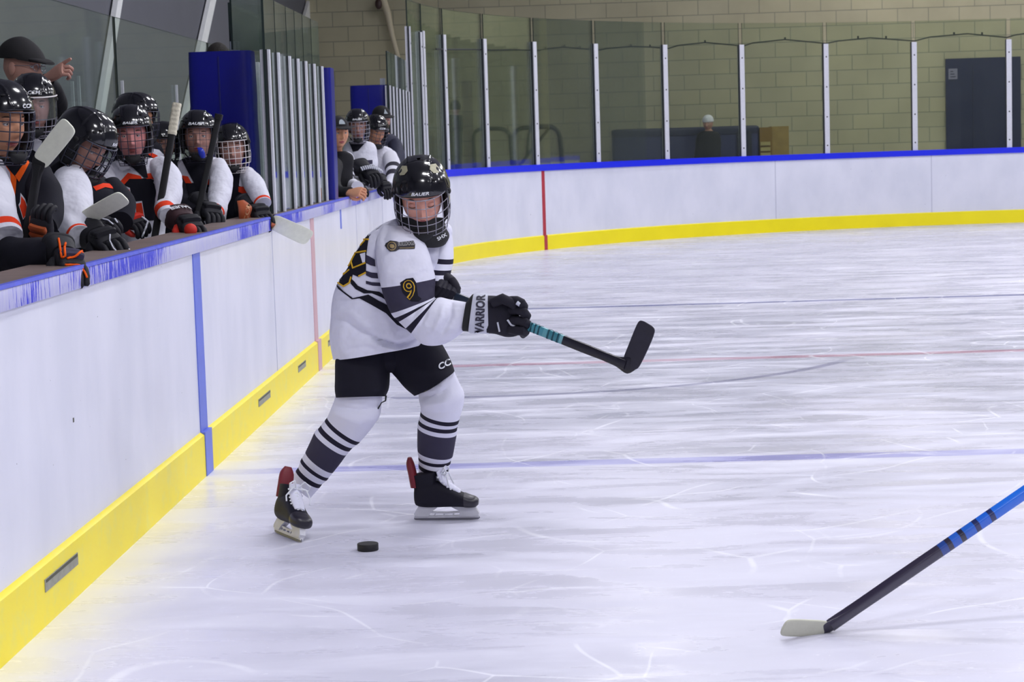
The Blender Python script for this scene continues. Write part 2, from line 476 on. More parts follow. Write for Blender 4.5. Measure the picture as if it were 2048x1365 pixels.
def cap_material():
    m, nt, b = _nm('cap_worn_blue'); N = nt.nodes; L = nt.links
    b.inputs['Roughness'].default_value = 0.45
    tc = N.new('ShaderNodeTexCoord'); mp = N.new('ShaderNodeMapping'); mp.inputs['Scale'].default_value = (1, 60, 5); L.new(tc.outputs['Object'], mp.inputs[0])
    n = N.new('ShaderNodeTexNoise'); n.inputs['Scale'].default_value = 1.0; n.inputs['Detail'].default_value = 5; n.inputs['Roughness'].default_value = 0.65; L.new(mp.outputs[0], n.inputs['Vector'])
    n2 = N.new('ShaderNodeTexNoise'); n2.inputs['Scale'].default_value = 1.3; n2.inputs['Detail'].default_value = 1; L.new(tc.outputs['Object'], n2.inputs['Vector'])
    ad = N.new('ShaderNodeMath'); ad.operation = 'MULTIPLY_ADD'; ad.inputs[1].default_value = 0.9; L.new(n2.outputs['Fac'], ad.inputs[0]); L.new(n.outputs['Fac'], ad.inputs[2])
    cr = N.new('ShaderNodeValToRGB'); e = cr.color_ramp.elements
    e[0].position = 0.70; e[0].color = lin((188, 188, 214)); e[1].position = 1.14; e[1].color = lin((112, 112, 210))
    k = e.new(0.98); k.color = lin((168, 168, 216)); k = e.new(1.19); k.color = lin((30, 44, 200))
    L.new(ad.outputs[0], cr.inputs[0]); L.new(cr.outputs[0], b.inputs['Base Color'])
    return m
M_cap = cap_material()
M_blue = mat('cap_blue', (2, 30, 226), rough=0.5, vary=0.08)
M_bluedk = mat('stripe_blue', (92, 112, 214), rough=0.4, vary=0.15, scale=8)
M_red = mat('stripe_red', (176, 44, 60), rough=0.4, vary=0.2, scale=8)
M_pink = mat('stripe_faded_red', (206, 164, 172), rough=0.4, vary=0.1, scale=8)
M_ledge = mat('ledge_wood', (112, 96, 92), rough=0.5, vary=0.45, scale=7)
M_joint = mat('board_joint', (188, 190, 208), rough=0.6)
M_alu = mat('aluminium', (212, 213, 222), rough=0.42, metal=0.1, vary=0.12, scale=50, spec=0.6)
M_aludk = mat('gasket', (30, 34, 40), rough=0.6)
M_edge = mat('glass_edge', (34, 46, 44), rough=0.3)
M_glass = glass_mat('glass', (0.86, 0.92, 0.87, 1), 0.9)
M_glass2 = glass_mat('glass_far', (0.86, 0.90, 0.83, 1), 0.7, 0.004, 0.025)
M_glass3 = glass_mat('glass_back', (0.88, 0.92, 0.90, 1), 0.22, 0.01, 0.05)

KH = 0.20; CAPH = 0.075
S1 = 20.0                                      # the worn bench boards end here
bd = thing('dasher_boards', 'white dasher boards along the player benches with worn lavender cap and yellow kickplate', 'boards', (XB, 9, 0))
strip('board_panel', 1.5, S1, rect(0.0, 0.10, KH, HB - 0.03), M_board, bd)
strip('kickplate', 1.5, S1, [(-0.018, 0.0), (0.10, 0.0), (0.10, KH), (0.0, KH), (-0.018, KH - 0.012)], M_yel, bd)
strip('cap_rail', 1.5, S1, [(-0.012, HB - CAPH), (0.0, HB - CAPH), (0.0, HB - 0.03), (0.05, HB - 0.03), (0.05, HB), (0.002, HB), (-0.012, HB - 0.012)], M_cap, bd)
strip('cap_edge', 1.5, S1, [(-0.014, HB - 0.010), (0.012, HB - 0.010), (0.012, HB + 0.002), (-0.010, HB + 0.002)], mat('cap_edge_blue', (76, 88, 205), rough=0.5, vary=0.3, scale=15), bd)
strip('counter_ledge', 1.5, S1, rect(0.012, 0.205, HB - 0.028, HB + 0.0005), M_ledge, bd)
def board_stripe(s, w, m, z0, z1, parent, name='painted_stripe', kick=True, d=-0.004):
    mb = MB()
    for (za, zb, dd) in (((z0, z1, d),) + (((0.001, KH, -0.022),) if kick else ())):
        P, o = path(s - w / 2); Q, o2 = path(s + w / 2); b = len(mb.v)
        for (A, oo) in ((P, o), (Q, o2)):
            for (e, z) in ((dd, za), (dd, zb), (0.005, zb), (0.005, za)): mb.v.append(A + oo * e + Vector((0, 0, z)))
        for j in range(4):
            j2 = (j + 1) % 4; mb.face((b + j, b + j2, b + 4 + j2, b + 4 + j))
        mb.face((b, b + 1, b + 2, b + 3)); mb.face((b + 7, b + 6, b + 5, b + 4))
    return mb.build(name, m, parent, smooth=False)
board_stripe(8.95, 0.17, M_bluedk, KH, HB - CAPH, bd)['label'] = 'blue vertical stripe down the boards'
board_stripe(13.1, 0.17, M_pink, KH, HB - CAPH, bd)['label'] = 'faded red vertical stripe down the boards'
for s in (3.6, 5.25, 11.3, 15.9, 18.2): board_stripe(s, 0.012, M_joint, KH, HB - CAPH, bd, 'panel_joint', False, -0.002)
board_stripe(14.8, 0.06, M_bluedk, HB - 0.22, HB - CAPH, bd, 'corner_mark', False)
M_slot = mat('slot_grey', (150, 150, 140), rough=0.7, vary=0.3)
M_slotdk = mat('slot_dark', (84, 84, 74), rough=0.8)
for (s, w) in ((6.28, 0.42), (10.65, 0.42), (12.2, 0.35), (13.75, 0.35)):
    mb = MB(); mb.box((XB + 0.010, s - w / 2, 0.105), (XB + 0.021, s + w / 2, 0.145)); o = mb.build('drain_slot', M_slot, bd, smooth=False)
    mb = MB(); mb.box((XB + 0.010, s - w / 2 + 0.01, 0.134), (XB + 0.0225, s + w / 2 - 0.01, 0.143)); mb.build('slot_opening', M_slotdk, o, smooth=False)
# scuff marks on the near boards
mb = MB(); mb.box((XB - 0.0, 6.6, 0.565), (XB + 0.0015, 6.612, 0.580)); mb.build('scuff_mark', M_slotdk, bd, smooth=False)

S2 = YC + RC * math.pi / 2 + 9.0
fb = thing('corner_boards', 'white curved end boards with bright blue cap rail and clean yellow kickplate', 'boards', (XC, YC + RC, 0))
strip('board_panel', S1, S2, rect(0.0, 0.10, KH, HB), M_board, fb)
strip('kickplate', S1, S2, [(-0.018, 0.0), (0.10, 0.0), (0.10, KH), (0.0, KH), (-0.018, KH - 0.012)], mat('kick_yellow_clean', (250, 232, 10), rough=0.4, vary=0.06, scale=4), fb)
strip('cap_rail', S1, S2, rect(-0.02, 0.13, HB - 0.01, HB + 0.075), M_blue, fb)
sr = s_of_px(1087, 0.7, 20, 40)
board_stripe(sr, 0.075, M_red, KH, HB - 0.01, fb)['label'] = 'red vertical goal line stripe on the end boards'
for px in (1551, 1863): board_stripe(s_of_px(px, 0.7), 0.014, M_joint, KH, HB, fb, 'panel_joint', False, -0.002)

# ------------------------------------------------------------------ shielding: each post and each pane stands alone
def post(s, z0, z1, out=0.06, w=0.075, dpt=0.06, label=None, group=None):
    P, o = path(s); t = Vector((-o.y, o.x, 0)) if False else Vector((o.y, -o.x, 0))
    C = P + o * out; M = Matrix(((t.x, o.x, 0, C.x), (t.y, o.y, 0, C.y), (0, 0, 1, 0), (0, 0, 0, 1)))
    e = thing('glass_post', label, 'post', (C.x, C.y, z0), group)
    mb = MB(); mb.box((-w / 2, -dpt / 2, z0), (w / 2, dpt / 2, z1), 0, M); pr = mb.build('upright', M_alu, e, smooth=False)
    mb = MB(); mb.box((-w / 2 - 0.012, -dpt / 2 + 0.012, z0 + 0.002), (-w / 2, dpt / 2 - 0.03, z1), 0, M)
    mb.build('gasket_strip', M_aludk, e, smooth=False)
    if s > YC:
        for zz in (0.12, 0.55, 1.0, 1.45):
            mb = MB(); mb.ball((0, -dpt / 2, z0 + zz), 0.012, 0.006, 0.012, 8, 6, 0, M); mb.build('bolt', M_aludk, pr)
    return e
def pane(s0, s1, z0, z1, out=0.06, m=None, label='', group=None, n=1):
    mb = MB(); th = 0.007
    for i in range(n + 1):
        P, o = path(s0 + (s1 - s0) * i / n)
        for (d, z) in ((out - th, z0), (out - th, z1), (out + th, z1), (out + th, z0)): mb.v.append(P + o * d + Vector((0, 0, z)))
    for i in range(n):
        for j in range(4):
            mb.face((i * 4 + j, i * 4 + (j + 1) % 4, i * 4 + 4 + (j + 1) % 4, i * 4 + 4 + j), 1 if j in (1, 3) else 0)
    mb.face((0, 1, 2, 3), 1); mb.face(tuple(n * 4 + j for j in (3, 2, 1, 0)), 1)
    o = mb.build('shield_panel', [m or M_glass, M_edge], None, smooth=False, origin=mb.v[0])
    return tag(o, label, 'glass pane', group)
# tall end glass around the corner
far_px = [862, 903, 982, 1080, 1201, 1338, 1490, 1657, 1832, 2020]
where = ['in the tight corner beside the tall grazing pane', 'left of the dark clothed person', 'over the left goal frame', 'just left of the red board stripe',
         'left end of the blue padded crate', 'in front of the middle of the blue padded crate', 'at the right end of the blue padded crate',
         'between the wooden box and the blue door', 'left of the blue door', 'crossing the right part of the blue door']
ss = [s_of_px(p, HB + 0.1) for p in far_px]
for s, w in zip(ss, where):
    post(s, HB + 0.075, HB + 1.72, w=0.078, dpt=0.07, label='silver end glass post, ' + w, group='posts of the end glass')
full = [YC + 0.25] + ss + [ss[-1] + 1.35]
wp = ['grazing pane where the corner begins', 'narrow pane left of the dark clothed person', 'pane before the dark clothed person', 'pane before the left goal frame', 'pane before the right goal frame',
      'pane left of the padded crate', 'pane before the left half of the padded crate', 'pane before the right half of the padded crate', 'pane before the wooden box',
      'pane left of the blue door', 'pane before the blue door', 'pane at the right picture edge']
for i in range(len(full) - 1):
    pane(full[i] + 0.03, full[i + 1] - 0.03, HB + 0.078, HB + 2.04, 0.07, M_glass2, 'tall clear end glass, ' + wp[i], 'panes of the end glass', 4)
# side glass between the benches and beyond the far bench
def side_group(posts, names, z1, zg, s_start, grp):
    for s, w in zip(posts, names):
        post(s, HB + 0.002, z1, w=0.05, dpt=0.055, label='slim silver side glass post, ' + w, group='posts of the ' + grp)
    edges = [s_start] + list(posts[1:])
    for i in range(len(edges) - 1):
        pane(edges[i] + 0.01, edges[i + 1] - 0.02, HB + 0.004, zg, 0.06, M_glass, 'low side glass pane between posts, ' + names[i], 'panes of the ' + grp)
nearp = [11.75, 12.15, 12.65, 13.05, 13.45, 13.9, 14.35]
side_group(nearp, ['nearest the first bench', 'second from the first bench', 'third from the first bench', 'fourth from the first bench', 'fifth from the first bench',
                   'sixth from the first bench', 'against the narrow blue pad'], 2.04, 2.35, 11.7, 'side glass between the benches')
farp = [19.95, 20.35, 20.75, 21.15, 21.6, 22.0, 22.4]
side_group(farp, ['beside the dark jacketed coach', 'second past the far bench', 'third past the far bench', 'fourth past the far bench', 'fifth past the far bench', 'sixth past the far bench', 'last before the tall end glass'],
           2.06, 2.40, 19.9, 'side glass past the far bench')
post(22.75, HB + 0.08, 2.80, w=0.06, dpt=0.06, label='tall silver post at the first pane of the end glass', group='posts of the end glass')
post(23.6, HB + 0.08, 2.78, w=0.06, dpt=0.06, label='tall silver post second from where the corner glass begins', group='posts of the end glass')
# box glass one row behind, between the benches
def back_post(x, y, z0, z1, label, w=0.05):
    e = thing('glass_post', label, 'post', (x, y, z0), 'posts behind the timekeeper box')
    mb = MB(); mb.box((x - w / 2, y - 0.03, z0), (x + w / 2, y + 0.03, z1)); mb.build('upright', M_alu, e, smooth=False)
    mb = MB(); mb.box((x - w / 2 - 0.014, y - 0.02, z0), (x - w / 2, y + 0.02, z1)); mb.build('gasket_strip', M_aludk, e, smooth=False)
    return e
for px, Y, w in ((507, 12.4, 'nearest the wide blue pad'), (516, 12.9, 'second from the wide blue pad'), (535, 13.4, 'behind the nearest side glass post'), (571, 14.6, 'in the middle of the side glass'), (597, 15.2, 'left of the narrow blue pad')):
    P = at(px, 250, Y); back_post(P.x, Y, 0.0, 2.02, 'slim silver post in the back row of glass, ' + w)

# blue pads wrapped round the ends of the glass
def pad_material():
    return mat('pad_vinyl_blue', (7, 13, 122), rough=0.32, vary=0.10, scale=3, bump=0.25, bscale=5, bdist=0.01, spec=0.5)
M_pad = pad_material()
def pad(x0, x1, y0, y1, z0, z1, label, slits=True):
    c = Vector(((x0 + x1) / 2, (y0 + y1) / 2, z0))
    e = thing('protective_pad', label, 'pad', c, None)
    mb = MB(); A = Vector(((x1 - x0) / 2, 0, 0)); B = Vector((0, (y1 - y0) / 2, 0)); r = []
    n = 10
    for i in range(n + 1):
        z = z0 + (z1 - z0) * i / n; k = 0.985 if i in (0, n) else 1.0
        r.append((Vector((c.x, c.y, z)), A * k, B * k))
    mb.loft(r, 48, 3, power=7, fold=0.004, ffreq=3.0); mb.build('cover', M_pad, e)
    mb = MB(); mb.box((c.x - 0.004, y0 - 0.004, z0 + 0.02), (c.x + 0.004, y0 + 0.004, z1 - 0.03)); mb.build('seam', mat('pad_seam', (8, 14, 100), rough=0.5), e, smooth=False)
    return e
a, b2 = at(375, 100, 12.0), at(503, 100, 12.0)
pad(a.x, b2.x, 11.95, 12.2, 0.0, 2.05, 'wide dark blue padded post at the far end of the first bench')
a, b2 = at(622, 136, 14.7), at(664, 136, 14.7)
pad(a.x, b2.x, 14.6, 14.85, HB + 0.002, 2.04, 'narrow blue padded post standing on the ledge left of the far bench')
a, b2 = at(701, 170, 20.1), at(776, 170, 20.1)
pad(a.x, b2.x, 19.98, 20.25, HB + 0.002, 2.07, 'bright blue padded post at the far end of the far bench')
for (px, py, Y, z0, z1, w, lab) in ((469, 80, 12.15, 2.0, 2.115, 0.052, 'silver post top showing above the wide blue pad'), (765, 158, 20.15, 2.0, 2.14, 0.05, 'silver post top showing above the bright blue pad')):
    P = at(px, py, Y); e = thing('glass_post', lab, 'post', (P.x, Y, 0)); mb = MB(); mb.box((P.x - w / 2, Y - 0.02, 1.0), (P.x + w / 2, Y + 0.02, z1)); mb.build('upright', M_alu, e, smooth=False)

def free_pane(P0, P1, z0, z1, label, group=None, m=None):
    P0 = Vector((P0[0], P0[1], 0)); P1 = Vector((P1[0], P1[1], 0)); d = (P1 - P0).normalized(); nn = Vector((-d.y, d.x, 0)) * 0.007; mb = MB()
    for P in (P0, P1):
        for (k, z) in ((-1, z0), (-1, z1), (1, z1), (1, z0)): mb.v.append(P + nn * k + Vector((0, 0, z)))
    for j in range(4): mb.face((j, (j + 1) % 4, 4 + (j + 1) % 4, 4 + j), 1 if j in (1, 3) else 0)
    mb.face((0, 1, 2, 3), 1); mb.face((7, 6, 5, 4), 1)
    return tag(mb.build('shield_panel', [m or M_glass, M_edge], None, smooth=False, origin=mb.v[0]), label, 'glass pane', group)
# upper panes at the far end of the first bench
free_pane((-1.965, 12.02), (-1.80, 12.35), 2.06, 2.42, 'upper glass pane standing over the wide blue pad')
free_pane((-2.02, 12.3), (-2.0, 16.0), 1.0, 2.36, 'long back pane of the timekeeper box')

# glass behind the benches
gb = [( -3.55, 8.0), (-3.55, 12.2), (-3.55, 16.0), (-3.55, 20.2), (-3.55, 24.4)]
gbn = ['behind the flat capped coach', 'behind the goggled row of the first bench', 'behind the timekeeper box', 'behind the far bench']
gbn[1] = 'behind the middle of the first bench'
for i in range(4):
    free_pane(gb[i], (gb[i + 1][0], gb[i + 1][1] - 0.04), 0.9, 2.55 if i else 2.5, 'tall spectator glass pane ' + gbn[i], 'panes behind the benches', M_glass3)
for (px, Y, z1, lab) in ((146, 14.6, 2.0, 'thin silver post below the pointing hand, left of two'), (159, 14.9, 2.05, 'thin silver post below the pointing hand, right of two'),
                        (246, 16.1, 2.05, 'thin silver post above the pair of helmets'), (354, 18.4, 2.08, 'thin silver post above the white taped stick end')):
    P = at(px, 200, Y); e = thing('glass_post', lab, 'post', (P.x, Y, 0), 'posts behind the benches')
    mb = MB(); mb.box((P.x - 0.010, Y - 0.012, 0), (P.x + 0.010, Y + 0.012, z1)); mb.build('upright', M_alu, e, smooth=False)

# ------------------------------------------------------------------ building shell
XL = -4.35; YW = 34.5; ZT = 8.0
def block_material():
    m, nt, b = _nm('painted_block'); N = nt.nodes; L = nt.links
    b.inputs['Roughness'].default_value = 0.55; b.inputs['Specular IOR Level'].default_value = 0.3
    tc = N.new('ShaderNodeTexCoord'); sp = N.new('ShaderNodeSeparateXYZ'); cb = N.new('ShaderNodeCombineXYZ')
    L.new(tc.outputs['Object'], sp.inputs[0]); L.new(sp.outputs['X'], cb.inputs['X']); L.new(sp.outputs['Z'], cb.inputs['Y'])
    br = N.new('ShaderNodeTexBrick'); br.inputs['Scale'].default_value = 1.0; br.inputs['Brick Width'].default_value = 0.52; br.inputs['Row Height'].default_value = 0.252
    br.inputs['Mortar Size'].default_value = 0.008; br.inputs['Mortar Smooth'].default_value = 0.3
    br.inputs['Color1'].default_value = lin((188, 181, 152)); br.inputs['Color2'].default_value = lin((182, 176, 150)); br.inputs['Mortar'].default_value = lin((150, 150, 132))
    L.new(cb.outputs[0], br.inputs['Vector'])
    n = N.new('ShaderNodeTexNoise'); n.inputs['Scale'].default_value = 1.3; n.inputs['Detail'].default_value = 5; L.new(tc.outputs['Object'], n.inputs['Vector'])
    mx = N.new('ShaderNodeMix'); mx.data_type = 'RGBA'; mx.blend_type = 'MULTIPLY'; mx.inputs['Factor'].default_value = 0.35
    L.new(br.outputs['Color'], mx.inputs['A']); L.new(n.outputs['Fac'], mx.inputs['B'])
    L.new(mx.outputs['Result'], b.inputs['Base Color'])
    bp = N.new('ShaderNodeBump'); bp.inputs['Strength'].default_value = 0.7; bp.inputs['Distance'].default_value = 0.008; bp.invert = True
    L.new(br.outputs['Fac'], bp.inputs['Height']); L.new(bp.outputs['Normal'], b.inputs['Normal'])
    return m
M_block = block_material()
def wallbox(name, lo, hi, m, label):
    mb = MB(); mb.box(lo, hi); o = struct(mb.build(name, m, None, smooth=False)); o['label'] = label; return o
wallbox('wall_back', (XL - 0.3, YW, 0), (18, YW + 0.3, ZT), M_block, 'painted concrete block wall behind the end glass')
M_grey = mat('wall_grey', (98, 99, 108), rough=0.8, vary=0.10, scale=1.2)
wallbox('wall_left', (XL - 0.3, -3, 0), (XL, YW, ZT), M_grey, 'dull grey wall behind the player benches')
wallbox('wall_right', (18, -3, 0), (18.3, YW + 0.3, ZT), M_grey, 'grey wall beyond the right of the rink')
wallbox('wall_front', (XL - 0.3, -3.3, 0), (18.3, -3, ZT), M_grey, 'grey wall behind the photographer')
wallbox('ceiling', (XL - 0.3, -3.3, ZT), (18.3, YW + 0.3, ZT + 0.2), mat('ceiling_white', (150, 150, 155), rough=0.9), 'pale arena ceiling')
# lamps the light comes from, plus added housings for the wall fill lights
M_lamp = mat('lamp_housing', (90, 90, 92), rough=0.4)
def emis(name, c, s):
    m, nt, b = _nm(name); b.inputs['Emission Color'].default_value = c; b.inputs['Emission Strength'].default_value = s; b.inputs['Base Color'].default_value = (0.9, 0.9, 0.9, 1); return m
M_em = emis('lamp_glow', (0.95, 0.96, 1.0, 1), 12.0)
for (x, y) in LIGHTS:
    e = thing('ceiling_lamp', 'rectangular arena ceiling lamp in a grey housing', 'lamp', (x, y, 7.0), 'arena ceiling lamps')
    mb = MB(); mb.box((x - 0.7, y - 0.45, 6.96), (x + 0.7, y + 0.45, 7.12)); mb.build('housing', M_lamp, e, smooth=False)
    mb = MB(); mb.box((x - 0.62, y - 0.38, 6.945), (x + 0.62, y + 0.38, 6.958)); mb.build('diffuser', M_em, e, smooth=False)
    mb = MB(); mb.tube([(x, y, 7.12), (x, y, ZT)], 0.02); mb.build('hanger', M_lamp, e)

# diagonal roof braces on the left wall
M_beam = mat('beam_white', (244, 246, 248), rough=0.5, vary=0.12, scale=12)
def brace(p0, p1, X, w, lab, ext=1.6):
    A, B = atx(p0[0], p0[1], X), atx(p1[0], p1[1], X); d = (B - A).normalized()
    up = A - d * ext if (A - d).z > A.z else A + d * ext
    if B.z < A.z: A = A - d * ((ZT - A.z) / abs(d.z) * 0.9); B = B + d * (B.z / abs(d.z))
    mb = MB(); t = d.cross(Vector((1, 0, 0))).normalized()
    mb.prism([A + t * w / 2, B + t * w / 2, B - t * w / 2, A - t * w / 2], (0.05, 0, 0))
    return tag(mb.build('roof_brace', M_beam, None, smooth=False, origin=B), lab, 'steel brace', 'white braces on the left wall')
brace((231, 0), (198, 205), XL + 0.02, 0.15, 'white slanting steel brace rising behind the pointing coach')
brace((419, 0), (396, 105), XL + 0.02, 0.22, 'white slanting steel brace rising behind the wide blue pad')
brace((621, 0), (609, 42), XL + 0.02, 0.35, 'white slanting steel brace beside the brown block wall corner')
# pale slanting brace and bracket on the block wall
mb = MB(); pts = [at(762, -10, 34.3), at(775, 25, 34.3), at(784, 70, 34.3), at(796, 115, 34.3), at(800, 200, 34.3)]
mb.tube(pts, [0.07, 0.06, 0.045, 0.04, 0.035], 10)
o = mb.build('hanging_hose', mat('hose_cream', (196, 186, 160), rough=0.6), None, origin=pts[0]); tag(o, 'pale hanging hose against the block wall above the bright blue pad', 'hose')
mb = MB(); P = at(757, 8, 34.2); mb.ball(P, 0.06, 0.05, 0.09); tag(mb.build('pipe_bracket', mat('dark_metal', (60, 40, 38), rough=0.5), None, origin=P), 'small dark bracket beside the top of the pale hose', 'bracket')

# blue door in the block wall
d0, d1 = at(1890, 118, YW), at(2040, 118, YW)
M_door = mat('door_navy', (14, 20, 62), rough=0.35, vary=0.1, scale=2)
mb = MB(); mb.box((d0.x, YW - 0.05, 0), (d1.x, YW + 0.05, d0.z)); dr = struct(mb.build('door_1', M_door, None, smooth=False)); dr['label'] = 'navy blue steel door in the block wall'
mb = MB(); mb.box((d0.x + 0.45, YW - 0.056, 0.1), (d0.x + 0.462, YW - 0.049, d0.z - 0.1)); mb.build('door_seam', mat('seam_dark', (12, 16, 50), rough=0.5), dr, smooth=False)
P = at(1906, 148, YW - 0.06); mb = MB(); mb.box((P.x - 0.075, YW - 0.058, P.z - 0.09), (P.x + 0.075, YW - 0.05, P.z + 0.09)); sg = mb.build('door_sign', mat('sign_grey', (120, 118, 140), rough=0.6), dr, smooth=False)
for k in range(3):
    mb = MB(); mb.box((P.x - 0.045, YW - 0.06, P.z - 0.055 + k * 0.045), (P.x + 0.045 - 0.02 * k, YW - 0.057, P.z - 0.04 + k * 0.045)); mb.build('sign_print', mat('seam_dark', (12, 16, 50)), sg, smooth=False)

# things stored behind the end glass
def crate():
    a, b = at(1225, 262, 33.0), at(1518, 250, 33.0)
    e = thing('padded_crate', 'long navy blue padded crate against the block wall behind the end glass', 'crate', ((a.x + b.x) / 2, 33.2, 0))
    M_c = mat('crate_blue', (44, 48, 92), rough=0.6, vary=0.12, scale=3); M_ct = mat('crate_top_blue', (22, 26, 62), rough=0.5, vary=0.1, scale=3)
    zt = a.z + 0.02
    mb = MB(); mb.loft([(Vector(((a.x + b.x) / 2, 33.4, z)), Vector(((b.x - a.x) / 2, 0, 0)), Vector((0, 0.4, 0))) for z in (0, 0.4, 0.9, zt - 0.12)], 48, 3, power=9); mb.build('crate_body', M_c, e)
    mb = MB(); mb.loft([(Vector(((a.x + b.x) / 2, 33.4, z)), Vector(((b.x - a.x) / 2 * k, 0, 0)), Vector((0, 0.42 * k, 0))) for z, k in ((zt - 0.13, 1.0), (zt - 0.03, 1.01), (zt, 0.97))], 48, 3, power=9, fold=0.01, ffreq=2); mb.build('lid', M_ct, e)
    for px in (1478, 1500):
        P = at(px, 300, 32.97); mb = MB(); mb.box((P.x - 0.03, 32.96, 0.2), (P.x + 0.03, 32.995, zt - 0.1)); mb.build('strap', mat('strap_dark', (24, 26, 50)), e, smooth=False)
crate()
a, b = at(1519, 254, 33.1), at(1578, 250, 33.1)
e = thing('plywood_box', 'brown plywood box at the right end of the blue crate', 'box', ((a.x + b.x) / 2, 33.3, 0))
M_ply = mat('plywood', (150, 124, 66), rough=0.7, vary=0.25, scale=8)
mb = MB(); mb.box((a.x + 0.2, 33.15, 0), (b.x, 33.6, a.z)); mb.build('side_panel', M_ply, e, smooth=False)
mb = MB(); mb.box((a.x, 33.1, 0), (a.x + 0.2, 33.6, a.z - 0.01)); mb.build('end_panel', mat('plywood_dark', (128, 98, 40), rough=0.7, vary=0.2), e, smooth=False)
for k in range(4):
    mb = MB(); mb.box((a.x + 0.01, 33.07, 1.02 + k * 0.09), (a.x + 0.17, 33.1, 1.08 + k * 0.09)); mb.build('slat', mat('slat_pale', (170, 156, 100)), e, smooth=False)
# two black tube goal frames behind the glass
M_tube = mat('tube_black', (16, 20, 24), rough=0.4)
def arcpts(pts, r, n=5):
    out = [Vector(pts[0])]
    for i in range(1, len(pts) - 1):
        p = Vector(pts[i]); a = (Vector(pts[i - 1]) - p); b = (Vector(pts[i + 1]) - p); ra = min(r, a.length / 2, b.length / 2)
        A, B = p + a.normalized() * ra, p + b.normalized() * ra
        for k in range(n + 1):
            t = k / n; out.append(A * (1 - t) ** 2 + p * 2 * t * (1 - t) + B * t * t)
    out.append(Vector(pts[-1])); return out
Yg = 31.2
e = thing('goal_frame', 'black tube goal frame behind the glass, left and lower of the two', 'goal frame', at(980, 330, Yg + 0.1) * 1.0)
def gz(px, py, Y=Yg): return at(px, py, Y)
p = [gz(946, 258), gz(1018, 257)]
mb = MB(); mb.tube([q + Vector((0, 0.15, 0)) for q in arcpts([Vector((p[0].x, Yg, 0.0)), p[0], p[1], Vector((p[1].x + 0.09, Yg, 0))], 0.16)], 0.032, 8); mb.build('frame_tube', M_tube, e)
mb = MB(); mb.tube([Vector((p[0].x, Yg + 0.15, 0.03)), Vector((p[1].x + 0.08, Yg + 0.15, 0.03))], 0.025); mb.build('base_tube', M_tube, e)
e = thing('goal_frame', 'black tube goal frame with slanting brace behind the glass, right of the two', 'goal frame', at(1080, 330, Yg) * 1.0)
p = [gz(1026, 257), gz(1118, 252)]
mb = MB(); mb.tube(arcpts([Vector((p[0].x, Yg, 0.0)), p[0], p[1], Vector((p[1].x + 0.1, Yg, 0))], 0.2), 0.036, 8); mb.build('frame_tube', M_tube, e)
mb = MB(); mb.tube([gz(1100, 255), gz(1056, 310), gz(1030, 345)], 0.025); mb.build('brace_tube', M_tube, e)
mb = MB(); mb.tube([gz(1062, 257), gz(1057, 270), gz(1054, 312)], 0.022); mb.build('brace_tube', M_tube, e)

# sagging cable clipped along the end glass
cps = [(872, 98), (905, 99), (950, 99), (985, 100.5), (1030, 99.5), (1078, 101), (1091, 98), (1129, 94), (1160, 97), (1200, 100), (1215, 97), (1262, 93), (1300, 94), (1337, 97), (1356, 91), (1410, 85), (1487, 92), (1505, 86), (1570, 79), (1652, 87),
       (1676, 82), (1740, 75.5), (1829, 82), (1860, 74), (1935, 67.5), (2014, 75), (2030, 70), (2070, 64)]
pts = []
for px_, py_ in cps:
    s_ = s_of_px(px_, 2.8, 20, 46); P = path(s_)[0]; pts.append(at(px_, py_, P.y + 0.16))
mb = MB(); mb.tube(pts, 0.010, 6)
cb_ = tag(mb.build('sagging_cable', mat('cable_dark', (40, 44, 44), rough=0.6), None, origin=pts[0]), 'thin dark sagging cable strung behind the end glass near the post tops', 'cable')
for px_, py_ in ((1091, 98), (1129, 94), (1160, 97), (1262, 93), (1300, 94), (1410, 85), (1570, 79), (1716, 76.5), (1772, 76.5), (1908, 69), (1964, 69)):
    s_ = s_of_px(px_, 2.8, 20, 46); P = at(px_, py_ - 1.5, path(s_)[0].y + 0.16); mb = MB(); mb.box((P.x - 0.012, P.y - 0.012, P.z - 0.02), (P.x + 0.012, P.y + 0.012, P.z + 0.022)); mb.build('cable_clip', M_aludk, cb_, smooth=False)
# ------------------------------------------------------------------ people: shared kit
M_lip = mat('lips', (168, 92, 92), rough=0.5)
M_eye = mat('eye_white', (200, 198, 200), rough=0.3)
M_iris = mat('iris_dark', (38, 28, 26), rough=0.25)
M_brow = mat('hair_brown', (62, 44, 34), rough=0.8, bump=0.4, bscale=200)
def skin(name, rgb): return mat(name, rgb, rough=0.55, spec=0.35, vary=0.10, scale=25, bump=0.08, bscale=120)
M_skin1 = skin('skin_fair', (226, 164, 146))
M_skin2 = skin('skin_rosy', (226, 150, 146))
M_skin3 = skin('skin_warm', (206, 148, 116))
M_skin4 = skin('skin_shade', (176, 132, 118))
M_shell = mat('helmet_shell', (14, 14, 20), rough=0.16, spec=0.6, coat=0.5, bump=0.02, bscale=8)
M_foam = mat('helmet_foam', (18, 18, 22), rough=0.9)
M_wireB = mat('cage_steel_dark', (66, 68, 82), rough=0.35, metal=0.5)
M_wireS = mat('cage_steel', (150, 148, 160), rough=0.3, metal=0.6)
M_wireW = mat('cage_white', (222, 216, 216), rough=0.4)
M_strap = mat('strap_black', (20, 20, 24), rough=0.7)
M_txtw = mat('print_white', (226, 228, 234), rough=0.5)
M_blackf = mat('black_fabric', (26, 25, 36), rough=0.85, spec=0.2, bump=0.4, bscale=30, bdist=0.004)
M_char = mat('charcoal_fabric', (58, 55, 74), rough=0.85, spec=0.2, bump=0.4, bscale=30, bdist=0.004)
M_white = mat('white_knit', (222, 222, 238), rough=0.85, spec=0.2, bump=0.8, bscale=8, bdist=0.03)
